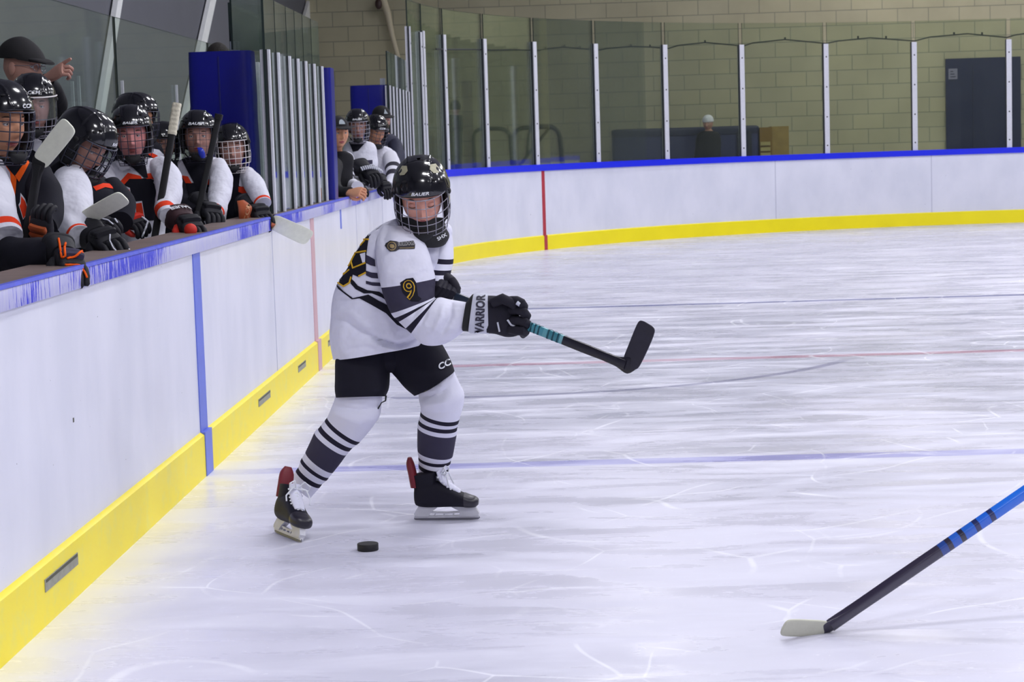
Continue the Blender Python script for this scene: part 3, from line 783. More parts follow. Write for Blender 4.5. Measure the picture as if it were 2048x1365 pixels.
M_gold = mat('gold_twill', (214, 168, 20), rough=0.6)
M_orange = mat('orange_twill', (232, 74, 34), rough=0.7, spec=0.2, bump=0.3, bscale=40)
M_visor = glass_mat('visor_clear', (0.93, 0.92, 0.97, 1), 1.0)

def crease(mb, folds, ymax):
    """press folds of cloth into a garment: (outline points, width, depth); depth > 0 stands out, < 0 sinks in"""
    for i, p in enumerate(mb.v):
        if p.y > ymax: continue
        x, y = pix(p); o = 0.0
        for pts, w, dp in folds:
            best = 1e9; tb = 0
            for k in range(len(pts) - 1):
                ax, ay = pts[k]; bx, by = pts[k + 1]; dx, dy = bx - ax, by - ay
                t = max(0, min(1, ((x - ax) * dx + (y - ay) * dy) / (dx * dx + dy * dy)))
                d = math.hypot(x - ax - dx * t, y - ay - dy * t)
                if d < best: best = d; tb = (k + t) / (len(pts) - 1)
            if best < 3 * w: o += dp * math.exp(-(best / w) ** 2) * math.sin(math.pi * min(1, max(0, 0.12 + 0.76 * tb))) ** 0.6
        p.y -= o

def hmat(px, py, Y, yaw=0, pitch=0, roll=0, s=1.0):
    P = at(px, py, Y)
    R = (Matrix.Rotation(math.radians(yaw), 4, 'Z') @ Matrix.Rotation(math.radians(pitch), 4, 'X') @ Matrix.Rotation(math.radians(roll), 4, 'Y'))
    return Matrix.Translation(P) @ R @ Matrix.Scale(s, 4)
def gs(x, z, cx, cz, sx, sz): return math.exp(-((x - cx) / sx) ** 2 - ((z - cz) / sz) ** 2)
def head_fn(p, d):
    x, y, z = p; ax = abs(x)
    if z < -0.015:
        k = min(1, (-z - 0.015) / 0.10); x *= 1 - 0.17 * k ** 1.8; y = y * (1 - 0.05 * k) - (0.006 * k if y < 0 else -0.0)
        if y > 0: y *= 1 - 0.25 * k
    if d.y < 0.1:
        f = min(1, (0.1 - d.y) * 3)
        o = 0.0
        o -= 0.021 * gs(x, z, 0, -0.036, 0.011, 0.012) + 0.012 * gs(x, z, 0, -0.014, 0.0085, 0.024)
        o -= 0.006 * gs(ax, z, 0.013, -0.040, 0.006, 0.007)
        o += 0.011 * gs(ax, z, 0.031, 0.002, 0.015, 0.012)
        o -= 0.005 * gs(ax, z, 0.026, 0.021, 0.020, 0.008)
        o -= 0.006 * gs(ax, z, 0.040, -0.030, 0.017, 0.020)
        o -= 0.0065 * gs(x, z, 0, -0.0625, 0.019, 0.0045) + 0.007 * gs(x, z, 0, -0.0745, 0.016, 0.0050)
        o += 0.004 * gs(x, z, 0, -0.0685, 0.022, 0.0018) + 0.004 * gs(x, z, 0, -0.085, 0.018, 0.005)
        o -= 0.009 * gs(x, z, 0, -0.101, 0.019, 0.012)
        y += o * f
    return Vector((x, y, z))
def add_head(mb, HM, closed=False, ears=False, mouth=True, beard=None):
    b = len(mb.v); fb0 = len(mb.f)
    mb.ball((0, 0, 0), 0.074, 0.094, 0.116, 88, 84, 0, None, head_fn)
    loc = [v.copy() for v in mb.v[b:]]
    for fi in range(fb0, len(mb.f)):
        c = Vector((0, 0, 0))
        for i in mb.f[fi]: c += loc[i - b]
        c /= len(mb.f[fi])
        if c.y < -0.05 and ((c.x / 0.022) ** 2 + ((c.z + 0.0685) / 0.0095) ** 2) < 1: mb.m[fi] = 1
        if beard and c.y < 0.0 and c.z < -0.05: mb.m[fi] = 4
    for i in range(b, len(mb.v)): mb.v[i] = HM @ mb.v[i]
    for sx in (-1, 1):
        if closed:
            mb.ball((sx * 0.031, -0.0735, 0.001), 0.0145, 0.0105, 0.0115, 20, 12, 0, HM)
            pts = [HM @ Vector((sx * 0.031 + 0.0145 * t, -0.0735 - 0.0118 * math.sqrt(max(0, 1 - (t * 0.93) ** 2)), -0.004 - 0.003 * (1 - t * t))) for t in [k / 5 - 1 for k in range(11)]]
            mb.tube(pts, 0.0014, 6, 4)
        else:
            mb.ball((sx * 0.031, -0.072, 0.001), 0.0115, 0.0115, 0.0105, 20, 12, 2, HM)
            mb.ball((sx * 0.031, -0.0795, 0.000), 0.0048, 0.0045, 0.0048, 14, 8, 3, HM)
            mb.ball((sx * 0.031, -0.0705, 0.0075), 0.0150, 0.0130, 0.0075, 20, 10, 0, HM)
            pts = [HM @ Vector((sx * 0.031 + 0.013 * t, -0.0715 - 0.0120 * math.sqrt(max(0, 1 - (t * 0.9) ** 2)), 0.003 - 0.003 * t * t)) for t in [k / 5 - 1 for k in range(11)]]
            mb.tube(pts, 0.0011, 6, 4)
        pts = [HM @ Vector((sx * (0.014 + 0.034 * t), -0.0895 + 0.016 * t * t, 0.019 + 0.006 * math.sin(t * 2.6))) for t in [k / 6 for k in range(7)]]
        mb.tube(pts, [0.0022, 0.0032, 0.0034, 0.0032, 0.0028, 0.0022, 0.001], 8, 4)
        if ears: mb.ball((sx * 0.076, 0.008, -0.012), 0.010, 0.020, 0.032, 14, 10, 0, HM)
def body_mats(sk): return [sk, M_lip, M_eye, M_iris, M_brow]

HA, HBy, HC, HZ0, HY0 = 0.106, 0.132, 0.132, 0.014, 0.006
def rim_z(th):
    t = abs(th); s = lambda a, b, x: (lambda q: q * q * (3 - 2 * q))(min(1, max(0, (x - a) / (b - a))))
    return 0.047 - 0.105 * s(0.95, 1.35, t) - 0.012 * s(1.9, 2.6, t) + 0.006 * math.cos(t * 2) * (1 if t < 0.9 else 0)
def shell_pt(th, z, off=0.0):
    """point on the helmet shell, th=0 at the forehead"""
    k = min(0.999, max(-0.95, (z - HZ0) / HC)); r = (1 - abs(k) ** 2.25) ** (1 / 2.25)
    x, y = math.sin(th), -math.cos(th); e = 2.3
    q = (abs(x) ** e + abs(y) ** e) ** (-1 / e); x *= q; y *= q
    p = Vector((x * HA * r, y * HBy * r + HY0, z))
    n = Vector((x / HA, y / HBy, k * 1.0 / HC)).normalized()
    ax = abs(p.x); o = off
    if z > 0.045: o += 0.0040 * math.exp(-((ax - 0.040) / 0.0045) ** 2) * min(1, (z - 0.045) / 0.02)
    if z > 0.045 and ax < 0.037 and p.y < -0.015: o += 0.0022
    o -= 0.0030 * math.exp(-((p.y + 0.028 - 0.3 * (z - 0.08)) / 0.0028) ** 2)
    if z < 0.045: o += 0.003 * math.exp(-((z - 0.035) / 0.008) ** 2)
    return p + n * o
def helmet(parent, HM, text='BAUER', cage='dark', tscale=1.0, tcol=None, shellm=None, chin=True, sticker=None, wr=0.0021, txt_th=0.0):
    mb = MB(); seg, nr = 120, 46; b = 0
    for i in range(nr + 1):
        for j in range(seg):
            th = 2 * math.pi * j / seg - math.pi; rz = rim_z(th)
            k0 = (rz - HZ0) / HC; ph = (i / nr) * math.acos(max(-0.95, k0))
            z = HZ0 + HC * math.cos(ph)
            mb.v.append(HM @ shell_pt(th, z) if i else HM @ shell_pt(th, HZ0 + HC * 0.9995))
    for i in range(nr):
        for j in range(seg):
            j2 = (j + 1) % seg; mb.face((i * seg + j, (i + 1) * seg + j, (i + 1) * seg + j2, i * seg + j2))
    # inner foam wall
    b = len(mb.v)
    for i in range(10):
        for j in range(seg):
            th = 2 * math.pi * j / seg - math.pi; z = rim_z(th) + 0.02 * i - 0.003 * (i == 0)
            p = shell_pt(th, min(z, 0.12), -0.003 if i == 0 else -0.013); mb.v.append(HM @ p)
    for i in range(9):
        for j in range(seg):
            j2 = (j + 1) % seg; mb.face((b + i * seg + j, b + i * seg + j2, b + (i + 1) * seg + j2, b + (i + 1) * seg + j), 1)
    for j in range(seg):
        j2 = (j + 1) % seg; mb.face((nr * seg + j, b + j, b + j2, nr * seg + j2), 1)
    h = mb.build('helmet', [shellm or M_shell, M_foam], parent, smooth='all')
    if text:
        v, f = text_mesh(text, 0.025, 0.25); w = 0.017 * len(text) * 0.8 * tscale; hh = 0.0115 * tscale; mt = MB()
        for p in v: mt.v.append(HM @ shell_pt(txt_th + (p.x - 0.5) * w / 0.105, 0.058 + p.y * hh, 0.0018))
        for q in f: mt.face(q)
        mt.build('brand_lettering', tcol or M_txtw, h, smooth='all')
    for sx in (-1, 1):
        mv = MB()
        for (th, z) in ((0.62, 0.10), (0.86, 0.085)):
            c = shell_pt(sx * th, z, 0.0004); mv.ball(c, 0.011, 0.006, 0.004, 12, 8, 0, HM)
        mv.build('vent', M_foam, h)
        if sticker:
            ms = MB(); pts = []
            for (th, z) in sticker['pts']: pts.append(shell_pt(sx * th, z, 0.002))
            c = sum(pts, Vector()) / len(pts); ms.v = [HM @ (shell_pt(math.atan2(c.x, -(c.y - HY0)), c.z, 0.003))] + [HM @ p for p in pts]
            for k in range(len(pts)): ms.face((0, 1 + k, 1 + (k + 1) % len(pts)))
            ms.build('sticker', sticker['mat'], h, smooth='all')
    # cage
    def cp(th, z, o=0.0):
        k = 1.0
        if z < -0.035: q = (-z - 0.035) / 0.105; k = 1 - 0.30 * q ** 1.8
        if z > 0.03: k = 1 - 0.05 * (z - 0.03) / 0.03
        return Vector(((0.103 + o) * math.sin(th) * (k * 0.6 + 0.4), -(0.140 + o) * math.cos(th) * k - 0.0, z))
    if cage in ('dark', 'steel', 'white', 'half'):
        wm = {'dark': M_wireB, 'steel': M_wireS, 'white': M_wireW, 'half': M_wireS}[cage]
        mc = MB(); zt = 0.044 if cage != 'half' else -0.055
        hz = [0.044, 0.012, -0.022, -0.056, -0.088, -0.112, -0.130, -0.140] if cage != 'half' else [-0.055, -0.088, -0.112, -0.130, -0.140]
        tm = 1.50
        for z in hz:
            t = tm if z > -0.1 else (1.15 if z > -0.12 else 0.85)
            mc.tube([HM @ cp(-t + 2 * t * k / 26, z) for k in range(27)], wr * (1.25 if z == hz[0] else 1.0), 6)
        for th in (-1.50, -1.17, -0.84, -0.50, -0.17, 0.17, 0.50, 0.84, 1.17, 1.50):
            zb = -0.140 if abs(th) < 0.9 else (-0.112 if abs(th) < 1.2 else -0.088)
            mc.tube([HM @ cp(th, zt + (zb - zt) * k / 14) for k in range(15)], wr, 6)
        cg = mc.build('cage', wm, h, smooth='all')
    if cage == 'half':
        mv = MB(); n = 24
        for i in range(2):
            for k in range(n + 1):
                th = -1.45 + 2.9 * k / n; p = cp(th, 0.05 if i == 0 else -0.06, 0.004); mv.v.append(HM @ p)
        for k in range(n): mv.face((k, k + 1, n + 2 + k, n + 1 + k))
        mv.build('visor', M_visor, h, smooth='all')
        mr = MB(); mr.tube([HM @ cp(-1.45 + 2.9 * k / n, 0.045, 0.005) for k in range(n + 1)], 0.0035, 6); mr.build('visor_rim', M_wireW, h)
    for sx in (-1, 1):
        me_ = MB(); me_.ball((sx * 0.085, -0.012, -0.040), 0.014, 0.044, 0.052, 18, 12, 0, HM); me_.build('ear_guard', M_foam, h)
    mk = MB()
    for sx in (-1, 1):
        mk.ball((sx * 0.104, -0.03, 0.028), 0.006, 0.016, 0.010, 12, 8, 0, HM)
        mk.tube([HM @ Vector((sx * 0.098, -0.012, -0.03)), HM @ Vector((sx * 0.088, -0.03, -0.07)), HM @ Vector((sx * 0.05, -0.07, -0.115)), HM @ Vector((sx * 0.02, -0.10, -0.128))], 0.006, 6, 0, True, 0.35)
    mk.build('chin_strap', M_strap, h)
    if chin:
        mk = MB(); mk.ball((0, -0.104, -0.112), 0.038, 0.026, 0.024, 20, 12, 0, HM, lambda p, d: Vector((p.x, p.y - 0.0, p.z + 0.012 * abs(d.x) ** 2)))
        mk.build('chin_cup', M_strap, h)
    return h

def frame(W, D, N):
    D = Vector(D).normalized(); N = Vector(N); N = (N - D * N.dot(D)).normalized(); Yv = N.cross(D)
    return Matrix(((D.x, Yv.x, N.x, W.x), (D.y, Yv.y, N.y, W.y), (D.z, Yv.z, N.z, W.z), (0, 0, 0, 1)))
def glove(parent, W, D, N, s=1.0, main=None, cuffm=None, roll=None, accent=None, curl=0.6, thumb=-1, text=None, label=None, textm=None, spread=0.0, padm=None):
    """segmented hockey glove: W wrist, D towards the fingertips, N out of the back of the hand"""
    T = frame(Vector(W), D, N) @ Matrix.Scale(s, 4); main = main or M_blackf
    mb = MB()
    def R(x, ry, rz, z=0.0): return (T @ Vector((x, 0, z)), T.to_3x3() @ Vector((0, ry, 0)), T.to_3x3() @ Vector((0, 0, rz)))
    mb.loft([R(-0.045, 0.036, 0.032), R(-0.01, 0.043, 0.036, 0.002), R(0.03, 0.048, 0.036, 0.002), R(0.065, 0.050, 0.030, 0.001), R(0.085, 0.046, 0.022, -0.004)], 32, 4, power=3.0)
    g = mb.build('glove', main, parent)
    if label: g['label'] = label
    mp = MB()
    for (x0, x1) in ((0.004, 0.032), (0.036, 0.066)):
        mp.loft([R(x0, 0.038, 0.012, 0.034), R((x0 + x1) / 2, 0.043, 0.014, 0.036), R(x1, 0.038, 0.012, 0.034)], 24, 4, power=3.2)
    mp.build('back_pad', padm or accent or main, g)
    mc = MB(); mc.loft([R(-0.115, 0.058, 0.052, 0.006), R(-0.085, 0.057, 0.050, 0.004), R(-0.05, 0.050, 0.043, 0.002), R(-0.028, 0.046, 0.040, 0.002)], 32, 4, power=2.8)
    cf = mc.build('cuff', cuffm or main, g)
    mr = MB(); mr.loft([R(-0.124, 0.050, 0.044, 0.006), R(-0.121, 0.060, 0.054, 0.006), R(-0.108, 0.062, 0.056, 0.006), R(-0.102, 0.056, 0.050, 0.005)], 32, 4, power=2.8)
    mr.build('cuff_roll', roll or main, g)
    for i, y in enumerate((-0.037, -0.0125, 0.0125, 0.037)):
        L = (0.050, 0.056, 0.054, 0.046)[i]; p = Vector((0.074, y, 0.004)); a = 0.0; pts = [p]; rr = [0.0135]
        c = curl * (1.0 + 0.08 * (i - 1.5))
        for sg, (ln, bend) in enumerate(((L * 0.8, 0.35), (L * 0.65, 1.25), (L * 0.5, 1.0))):
            a += c * bend
            for k in range(1, 4):
                p = p + Vector((math.cos(a), spread * (i - 1.5) * 0.3, -math.sin(a))) * (ln / 3)
                pts.append(p.copy()); rr.append((0.0142, 0.0152, 0.0128)[k - 1] * (1 - 0.04 * sg))
        rr[-1] = 0.008
        mf = MB(); mf.tube([T @ q for q in pts], [r * s for r in rr], 12, 0, True, 0.92, up=T.to_3x3() @ Vector((0, 0, 1))); mf.build('finger', main, g)
    mt = MB(); ty = thumb
    mt.tube([T @ Vector(q) for q in ((0.0, ty * 0.040, -0.008), (0.025, ty * 0.056, -0.018), (0.050, ty * 0.060, -0.030), (0.072, ty * 0.048, -0.044), (0.082, ty * 0.036, -0.052))], [q * s for q in (0.017, 0.018, 0.017, 0.015, 0.009)], 14, 0)
    mt.build('thumb', accent or main, g)
    if text:
        v, f = text_mesh(text, 0.03, 0.0); mx = MB()
        for q in v:
            yy = (0.5 - q.x) * 0.092; zz = 0.050 * (1 - abs(yy / 0.058) ** 2.8) ** (1 / 2.8) + 0.0065 + 0.003
            mx.v.append(T @ Vector((-0.100 + (q.y) * 0.034, yy, zz - 0.002 * q.y)))
        for q in f: mx.face(q)
        mx.build('cuff_lettering', textm or M_txtw, g, smooth='all')
    return g

M_boot = mat('skate_boot', (17, 15, 30), rough=0.6, spec=0.25, vary=0.15, bump=0.1)
M_capt = mat('toe_cap', (26, 22, 36), rough=0.38, spec=0.6, vary=0.2)
M_guard = mat('tendon_guard_red', (112, 18, 34), rough=0.5)
M_holder = mat('blade_holder_white', (200, 200, 208), rough=0.4, vary=0.08, scale=60)
M_steel = mat('runner_steel', (120, 120, 130), rough=0.5, metal=0.4)
M_lace = mat('laces_white', (226, 228, 236), rough=0.85)
def skate(parent, T, label=None, guard=True):
    def V(x, y, z): return T @ Vector((x, y, z))
    R3 = T.to_3x3(); mb = MB()
    rings = [(-0.128, .080, .125, .018), (-0.120, .063, .150, .030), (-0.085, .055, .165, .037), (-0.03, .055, .162, .039), (0.02, .056, .140, .041), (0.06, .056, .118, .044), (0.095, .054, .102, .044), (0.120, .056, .094, .034), (0.132, .066, .084, .016)]
    mb.loft([(V(x, 0, (a + b) / 2), R3 @ Vector((0, w, 0)), R3 @ Vector((0, 0, (b - a) / 2))) for x, a, b, w in rings], 32, 4, power=2.6)
    an = [(.085, -.078, .050, .036), (.12, -.080, .048, .035), (.15, -.082, .047, .034), (.178, -.084, .047, .035), (.195, -.088, .046, .036)]
    mb.loft([(V(x, 0, z), R3 @ Vector((hl, 0, 0.12 * hl)), R3 @ Vector((0, hw, 0))) for z, x, hl, hw in an], 32, 4, power=2.4)
    b = mb.build('skate', M_boot, parent)
    if label: b['label'] = label
    mc = MB(); mc.loft([(V(x, 0, (a + c) / 2), R3 @ Vector((0, w, 0)), R3 @ Vector((0, 0, (c - a) / 2))) for x, a, c, w in ((0.078, .0535, .112, .0455), (0.098, .052, .1035, .0455), (0.122, .054, .0955, .0355), (0.1345, .064, .086, .018))], 32, 4, power=2.6)
    mc.build('toe_cap', M_capt, b)
    if guard:
        mg = MB(); mg.loft([(V(-.126, 0, .14), R3 @ Vector((0.016, 0, 0)), R3 @ Vector((0, .030, 0))), (V(-.132, 0, .19), R3 @ Vector((0.017, 0, 0)), R3 @ Vector((0, .031, 0))),
                            (V(-.140, 0, .235), R3 @ Vector((0.016, 0, 0)), R3 @ Vector((0, .029, 0))), (V(-.142, 0, .262), R3 @ Vector((0.008, 0, 0)), R3 @ Vector((0, .014, 0)))], 24, 4, power=2.4)
        mg.build('tendon_guard', M_guard, b)
    mh = MB(); th = 0.024
    def pr(poly, w=th): mh.prism([V(x, -w / 2, z) for x, z in poly], R3 @ Vector((0, w, 0)))
    pr([(-.128, .018), (-.132, .030), (-.112, .060), (-.028, .060), (-.040, .050), (-.055, .040), (-.060, .034), (-.075, .016)])
    pr([(.052, .016), (.058, .034), (.050, .042), (.030, .052), (.022, .058), (.118, .060), (.136, .030), (.132, .018)])
    pr([(-.062, .030), (-.062, .037), (0, .033), (.060, .037), (.060, .030), (0, .026)], 0.014)
    pr([(-.132, .010), (-.130, .020), (.134, .020), (.136, .010)], 0.013)
    for x in (-.050, -.012, .026): pr([(x - .003, .018), (x + .006, .031), (x + .011, .031), (x + .003, .018)], 0.012)
    mh.build('blade_holder', M_holder, b, smooth=False)
    ms = MB(); ms.prism([V(x, -.002, z) for x, z in ((-.134, .006), (-.128, .0015), (-.10, .0), (.10, .0), (.132, .002), (.139, .008), (.136, .014), (-.132, .014))], R3 @ Vector((0, .004, 0)))
    ms.build('runner', M_steel, b, smooth=False)
    # tongue and laces
    mt = MB(); mt.loft([(V(-.028, 0, .205), R3 @ Vector((0, .024, 0)), R3 @ Vector((.006, 0, .004))), (V(-.012, 0, .168), R3 @ Vector((0, .026, 0)), R3 @ Vector((.008, 0, .008))), (V(.02, 0, .143), R3 @ Vector((0, .026, 0)), R3 @ Vector((.006, 0, .010))), (V(.06, 0, .117), R3 @ Vector((0, .022, 0)), R3 @ Vector((.004, 0, .006)))], 20, 4)
    mt.build('tongue', M_white, b)
    ml = MB(); n = 7
    def lp(k, side):
        t = k / n; x = -.026 + .088 * t; z = .186 - .080 * t ** 0.8
        return V(x, side * (.030 - 0.004 * t), z - 0.004)
    def lm(k):
        t = (k + 0.5) / n; x = -.022 + .088 * t; z = .200 - .080 * t ** 0.8
        return V(x, 0, z)
    for k in range(n):
        for sd in (-1, 1): ml.tube([lp(k, sd), lm(k), lp(k + 1, -sd)], 0.0033, 6)
    ml.tube([lp(0, -1), lm(-0.4), lp(0, 1)], 0.0035, 6)
    for sd in (-1, 1):
        ml.tube([lm(0), V(0.0, sd * .022, .222), V(.012, sd * .044, .208), V(.010, sd * .040, .190), V(-.006, sd * .014, .196)], 0.0030, 6)
        ml.tube([lm(0), V(.012, sd * .030, .192), V(.020, sd * .052, .160), V(.030, sd * .050, .140)], 0.0030, 6)
    ml.build('laces', M_lace, b)
    return b

def stick(label, butt, heel, toe, w=0.028, t=0.020, shaftm=None, blademat=None, tape=None, tapelen=0.14, group=None, bw=0.075, bt=0.008, curve=0.02, nv=None):
    """hockey stick: butt end, heel and toe points in space"""
    butt, heel, toe = Vector(butt), Vector(heel), Vector(toe); d = (heel - butt).normalized(); L = (heel - butt).length
    e = thing('hockey_stick', label, 'hockey stick', butt, group)
    bd_ = (toe - heel).normalized(); nrm = Vector(nv).normalized() if nv is not None else d.cross(bd_).normalized(); up = nrm.cross(bd_).normalized()
    if up.dot(-d) < 0: up = -up
    wv = nrm.cross(d).normalized()
    mb = MB(); mb.loft([(butt + d * (L * k * 0.0985), wv * (w / 2 * (0.93 if k == 9 else 1.0)), nrm * (t / 2)) for k in range(11)], 20, 6, power=5)
    hs = heel - d * 0.05
    mb.loft([(hs - d * 0.05, wv * (w / 2), nrm * (t / 2)), (hs, wv * (w * 0.55), nrm * (t * 0.42)), (heel + bd_ * 0.004, wv * (bw * 0.40), nrm * (bt * 0.6)), (heel + bd_ * 0.012, up * (bw * 0.42), nrm * (bt * 0.45))], 24, 4, power=3.5)
    for i_ in range(len(mb.uv)):
        if i_ >= 20 * 60 + 40: mb.uv[i_] = [(0.0, 0.999)] * len(mb.uv[i_])
    mb.build('shaft', shaftm or M_strap, e)
    mb = MB(); rings = []
    BL = (toe - heel).length
    for k, q in ((-0.02, 0.55), (0.04, 0.80), (0.15, 0.92), (0.45, 0.98), (0.75, 1.0), (0.92, 0.94), (0.98, 0.76), (1.0, 0.45)):
        c = heel + bd_ * (BL * k) + nrm * (curve * k * k)
        rings.append((c + up * (bw * (0.5 if k > 0.2 else 0.5) - bw * 0.5 + (1 - q) * 0.0), up * (bw / 2 * q), nrm * (bt / 2)))
    mb.loft(rings, 24, 4, power=4); 
    mb.build('blade', blademat or M_strap, e)
    if tape:
        mt = MB(); r = []; n = 14
        for k in range(n + 1): q = k / n * tapelen; r.append((butt + d * (q - 0.004), wv * (w / 2 + 0.004 + 0.0015 * (k % 2)), nrm * (t / 2 + 0.004 + 0.0015 * (k % 2))))
        mt.loft(r, 20, 3, power=4); mt.build('grip_tape', tape, e)
    return e

def piping(g, lines, r, m, name='glove_piping', off=0.003):
    """raised trim following the surface of a glove"""
    V = []; Fc = []
    for o in [g] + list(g.children):
        b = len(V); V += [v.co + ORG[o.name] for v in o.data.vertices]; Fc += [tuple(b + i for i in p.vertices) for p in o.data.polygons]
    bv = BVHTree.FromPolygons(V, Fc); mb = MB()
    Yd = sum(v.y for v in V) / len(V)
    for ln in lines:
        pts = []
        for i in range(len(ln) - 1):
            for k in range(5):
                t = k / 5; pts.append((ln[i][0] * (1 - t) + ln[i + 1][0] * t, ln[i][1] * (1 - t) + ln[i + 1][1] * t))
        pts.append(ln[-1]); mb.tube([_hit(bv, p[0], p[1], off, Yd) for p in pts], r, 6)
    return mb.build(name, m, g, smooth='all')
# ------------------------------------------------------------------ the skater with the puck
YP = 7.6
pl = thing('person', 'young skater in white striped jersey and black helmet shooting the puck, alone on the ice', 'person', at(760, 1060, 7.62) * 1.0)
pl.location.z = 0; ORG[pl.name] = Vector(pl.location)
HM = hmat(843, 392, 7.55, yaw=3, pitch=24, roll=-2, s=1.03)
body = MB()
add_head(body, HM, closed=True)
body.loft([rg((826, 420), (872, 426), 7.62, 0.05), rg((822, 445), (878, 448), 7.64, 0.055), rg((785, 475), (880, 480), 7.66, 0.08), rg((730, 520), (875, 530), 7.66, 0.10),
           rg((700, 600), (855, 600), 7.66, 0.10), rg((700, 690), (840, 680), 7.68, 0.09), rg((710, 730), (840, 715), 7.68, 0.09)], 32, 4)
for pts, rr in (([at(790, 490, 7.55), at(800, 560, 7.50), at(830, 630, 7.45), at(880, 640, 7.42), at(945, 632, 7.38)], [.05, .045, .04, .034, .028]),
                ([at(884, 495, 7.66), at(885, 530, 7.65), at(880, 558, 7.58), at(888, 570, 7.55)], [.032, .03, .028, .024]),
                ([at(722, 700, 7.66), at(722, 760, 7.60), at(715, 815, 7.55), at(665, 880, 7.6), at(606, 975, 7.62)], [.085, .075, .058, .05, .036]),
                ([at(830, 700, 7.68), at(865, 745, 7.62), at(890, 790, 7.60), at(875, 860, 7.70), at(864, 965, 7.76)], [.085, .072, .056, .05, .036])):
    body.tube(pts, rr, 20)
body.build('body', body_mats(M_skin1), pl)
# helmet
M_stk = mat('sticker_gold', (170, 166, 140), rough=0.5, vary=0.3, scale=80)
hl = helmet(pl, HM, 'BAUER', 'steel', tscale=0.95, wr=0.0017, sticker={'pts': [(0.62, 0.128), (0.9, 0.136), (1.4, 0.128), (1.32, 0.112), (1.0, 0.110), (0.75, 0.117)], 'mat': M_stk})

# jersey
jb = MB()
jr = [rg((806, 434), (884, 440), 7.62, 0.06), rg((768, 446), (903, 455), 7.64, 0.10), rg((738, 468), (907, 480), 7.66, 0.125), rg((712, 498), (907, 510), 7.66, 0.14, 0.01),
      rg((695, 530), (903, 540), 7.66, 0.15, 0.01), rg((678, 563), (893, 572), 7.66, 0.155, 0.01), rg((665, 598), (884, 604), 7.66, 0.158, 0.012), rg((661, 628), (874, 636), 7.66, 0.16, 0.014),
      rg((662, 662), (864, 660), 7.66, 0.165, 0.005), rg((666, 694), (856, 676), 7.66, 0.17, 0.0), rg((669, 718), (852, 686), 7.66, 0.172, -0.004)]
jb.loft(jr, 96, 9, 0, fold=0.0085, ffreq=4.2, fdir=Vector((0.55, 0.0, 0.83)), power=2.5)
def C2(x, y): return (640 + x / 4.55, 440 + y / 4.55)
def CF(pts): return [C2(*q) for q in pts]
crease(jb, [(CF([(110, 820), (280, 850), (400, 950), (470, 1040)]), 5, 0.012), (CF([(120, 900), (260, 930), (380, 1030), (420, 1090)]), 5, -0.010), (CF([(400, 1000), (540, 1095), (700, 1145), (830, 1105), (890, 1060)]), 5, -0.022),
            (CF([(440, 1100), (580, 1160), (720, 1190), (860, 1150)]), 6, 0.012), (CF([(130, 740), (260, 730), (360, 720)]), 5, -0.010), (CF([(240, 1190), (400, 1160), (560, 1170)]), 4, -0.006),
            (CF([(950, 290), (1000, 390), (1050, 450)]), 5, -0.010), (CF([(900, 250), (960, 370), (1010, 470)]), 5, 0.010), (CF([(560, 30), (520, 120), (500, 220)]), 5, -0.010), (CF([(200, 960), (200, 1080), (190, 1200)]), 7, 0.010)], 7.66)
jbv = jb.bvh()
jersey = jb.build('jersey', M_white, pl); jersey['label'] = 'white hockey jersey with charcoal stripes'
def C2(x, y): return (640 + x / 4.55, 440 + y / 4.55)
def jp(pts, name, m, off=0.0016): return patch(jbv, [C2(*p) for p in pts], name, m, jersey, YP, off, step=4.5)
jp([(385, 150), (430, 90), (448, 150), (442, 185), (420, 330), (420, 470), (350, 520), (300, 500), (285, 560), (220, 606), (140, 560), (150, 510), (175, 440), (240, 405), (250, 310), (285, 240), (330, 190)], 'back_number', M_blackf)
jp([(478, 45), (530, -5), (545, 10), (492, 70)], 'shoulder_stripe', M_blackf)
jp([(365, 312), (414, 298), (412, 385), (388, 392)], 'number_opening', M_white, 0.003)
mg = MB()
for ln in ([(325, 205), (380, 178), (443, 180)], [(420, 285), (330, 300), (273, 330), (300, 440), (415, 392)], [(418, 480), (352, 514)], [(142, 560), (215, 606), (268, 575), (285, 520)], [(172, 455), (215, 500), (268, 455)], [(258, 330), (250, 380), (262, 420)]):
    pts = []
    for i in range(len(ln) - 1):
        for k in range(6): t = k / 6; pts.append((ln[i][0] * (1 - t) + ln[i + 1][0] * t, ln[i][1] * (1 - t) + ln[i + 1][1] * t))
    pts.append(ln[-1]); mg.tube([_hit(jbv, *C2(*p), 0.003, YP) for p in pts], 0.0032, 6)
mg.build('number_piping', M_gold, jersey)
for nm, pts in (('side_stripe', [(418, 318), (455, 335), (500, 362), (505, 425), (460, 415), (418, 392)]), ('side_stripe', [(418, 462), (470, 480), (522, 485), (530, 535), (470, 530), (418, 505)]),
                ('side_stripe', [(418, 555), (470, 568), (545, 572), (560, 605), (480, 600), (418, 582)]),
                ('hem_stripe', [(285, 535), (312, 560), (345, 600), (430, 640), (540, 655), (600, 700), (620, 745), (560, 705), (470, 668), (400, 670), (325, 632), (278, 580)]),
                ('hem_stripe', [(140, 575), (215, 650), (300, 712), (400, 690), (440, 680), (540, 740), (640, 790), (720, 880), (830, 1020), (700, 955), (600, 850), (470, 775), (360, 715), (290, 724), (165, 628)]),
                ('chest_stripe', [(1112, 350), (1165, 320), (1222, 305), (1220, 375), (1165, 385), (1115, 415)]), ('chest_stripe', [(1100, 500), (1160, 460), (1215, 450), (1200, 490), (1150, 515), (1105, 530)])):
    jp(pts, nm, M_char if nm != 'hem_stripe' else M_blackf)
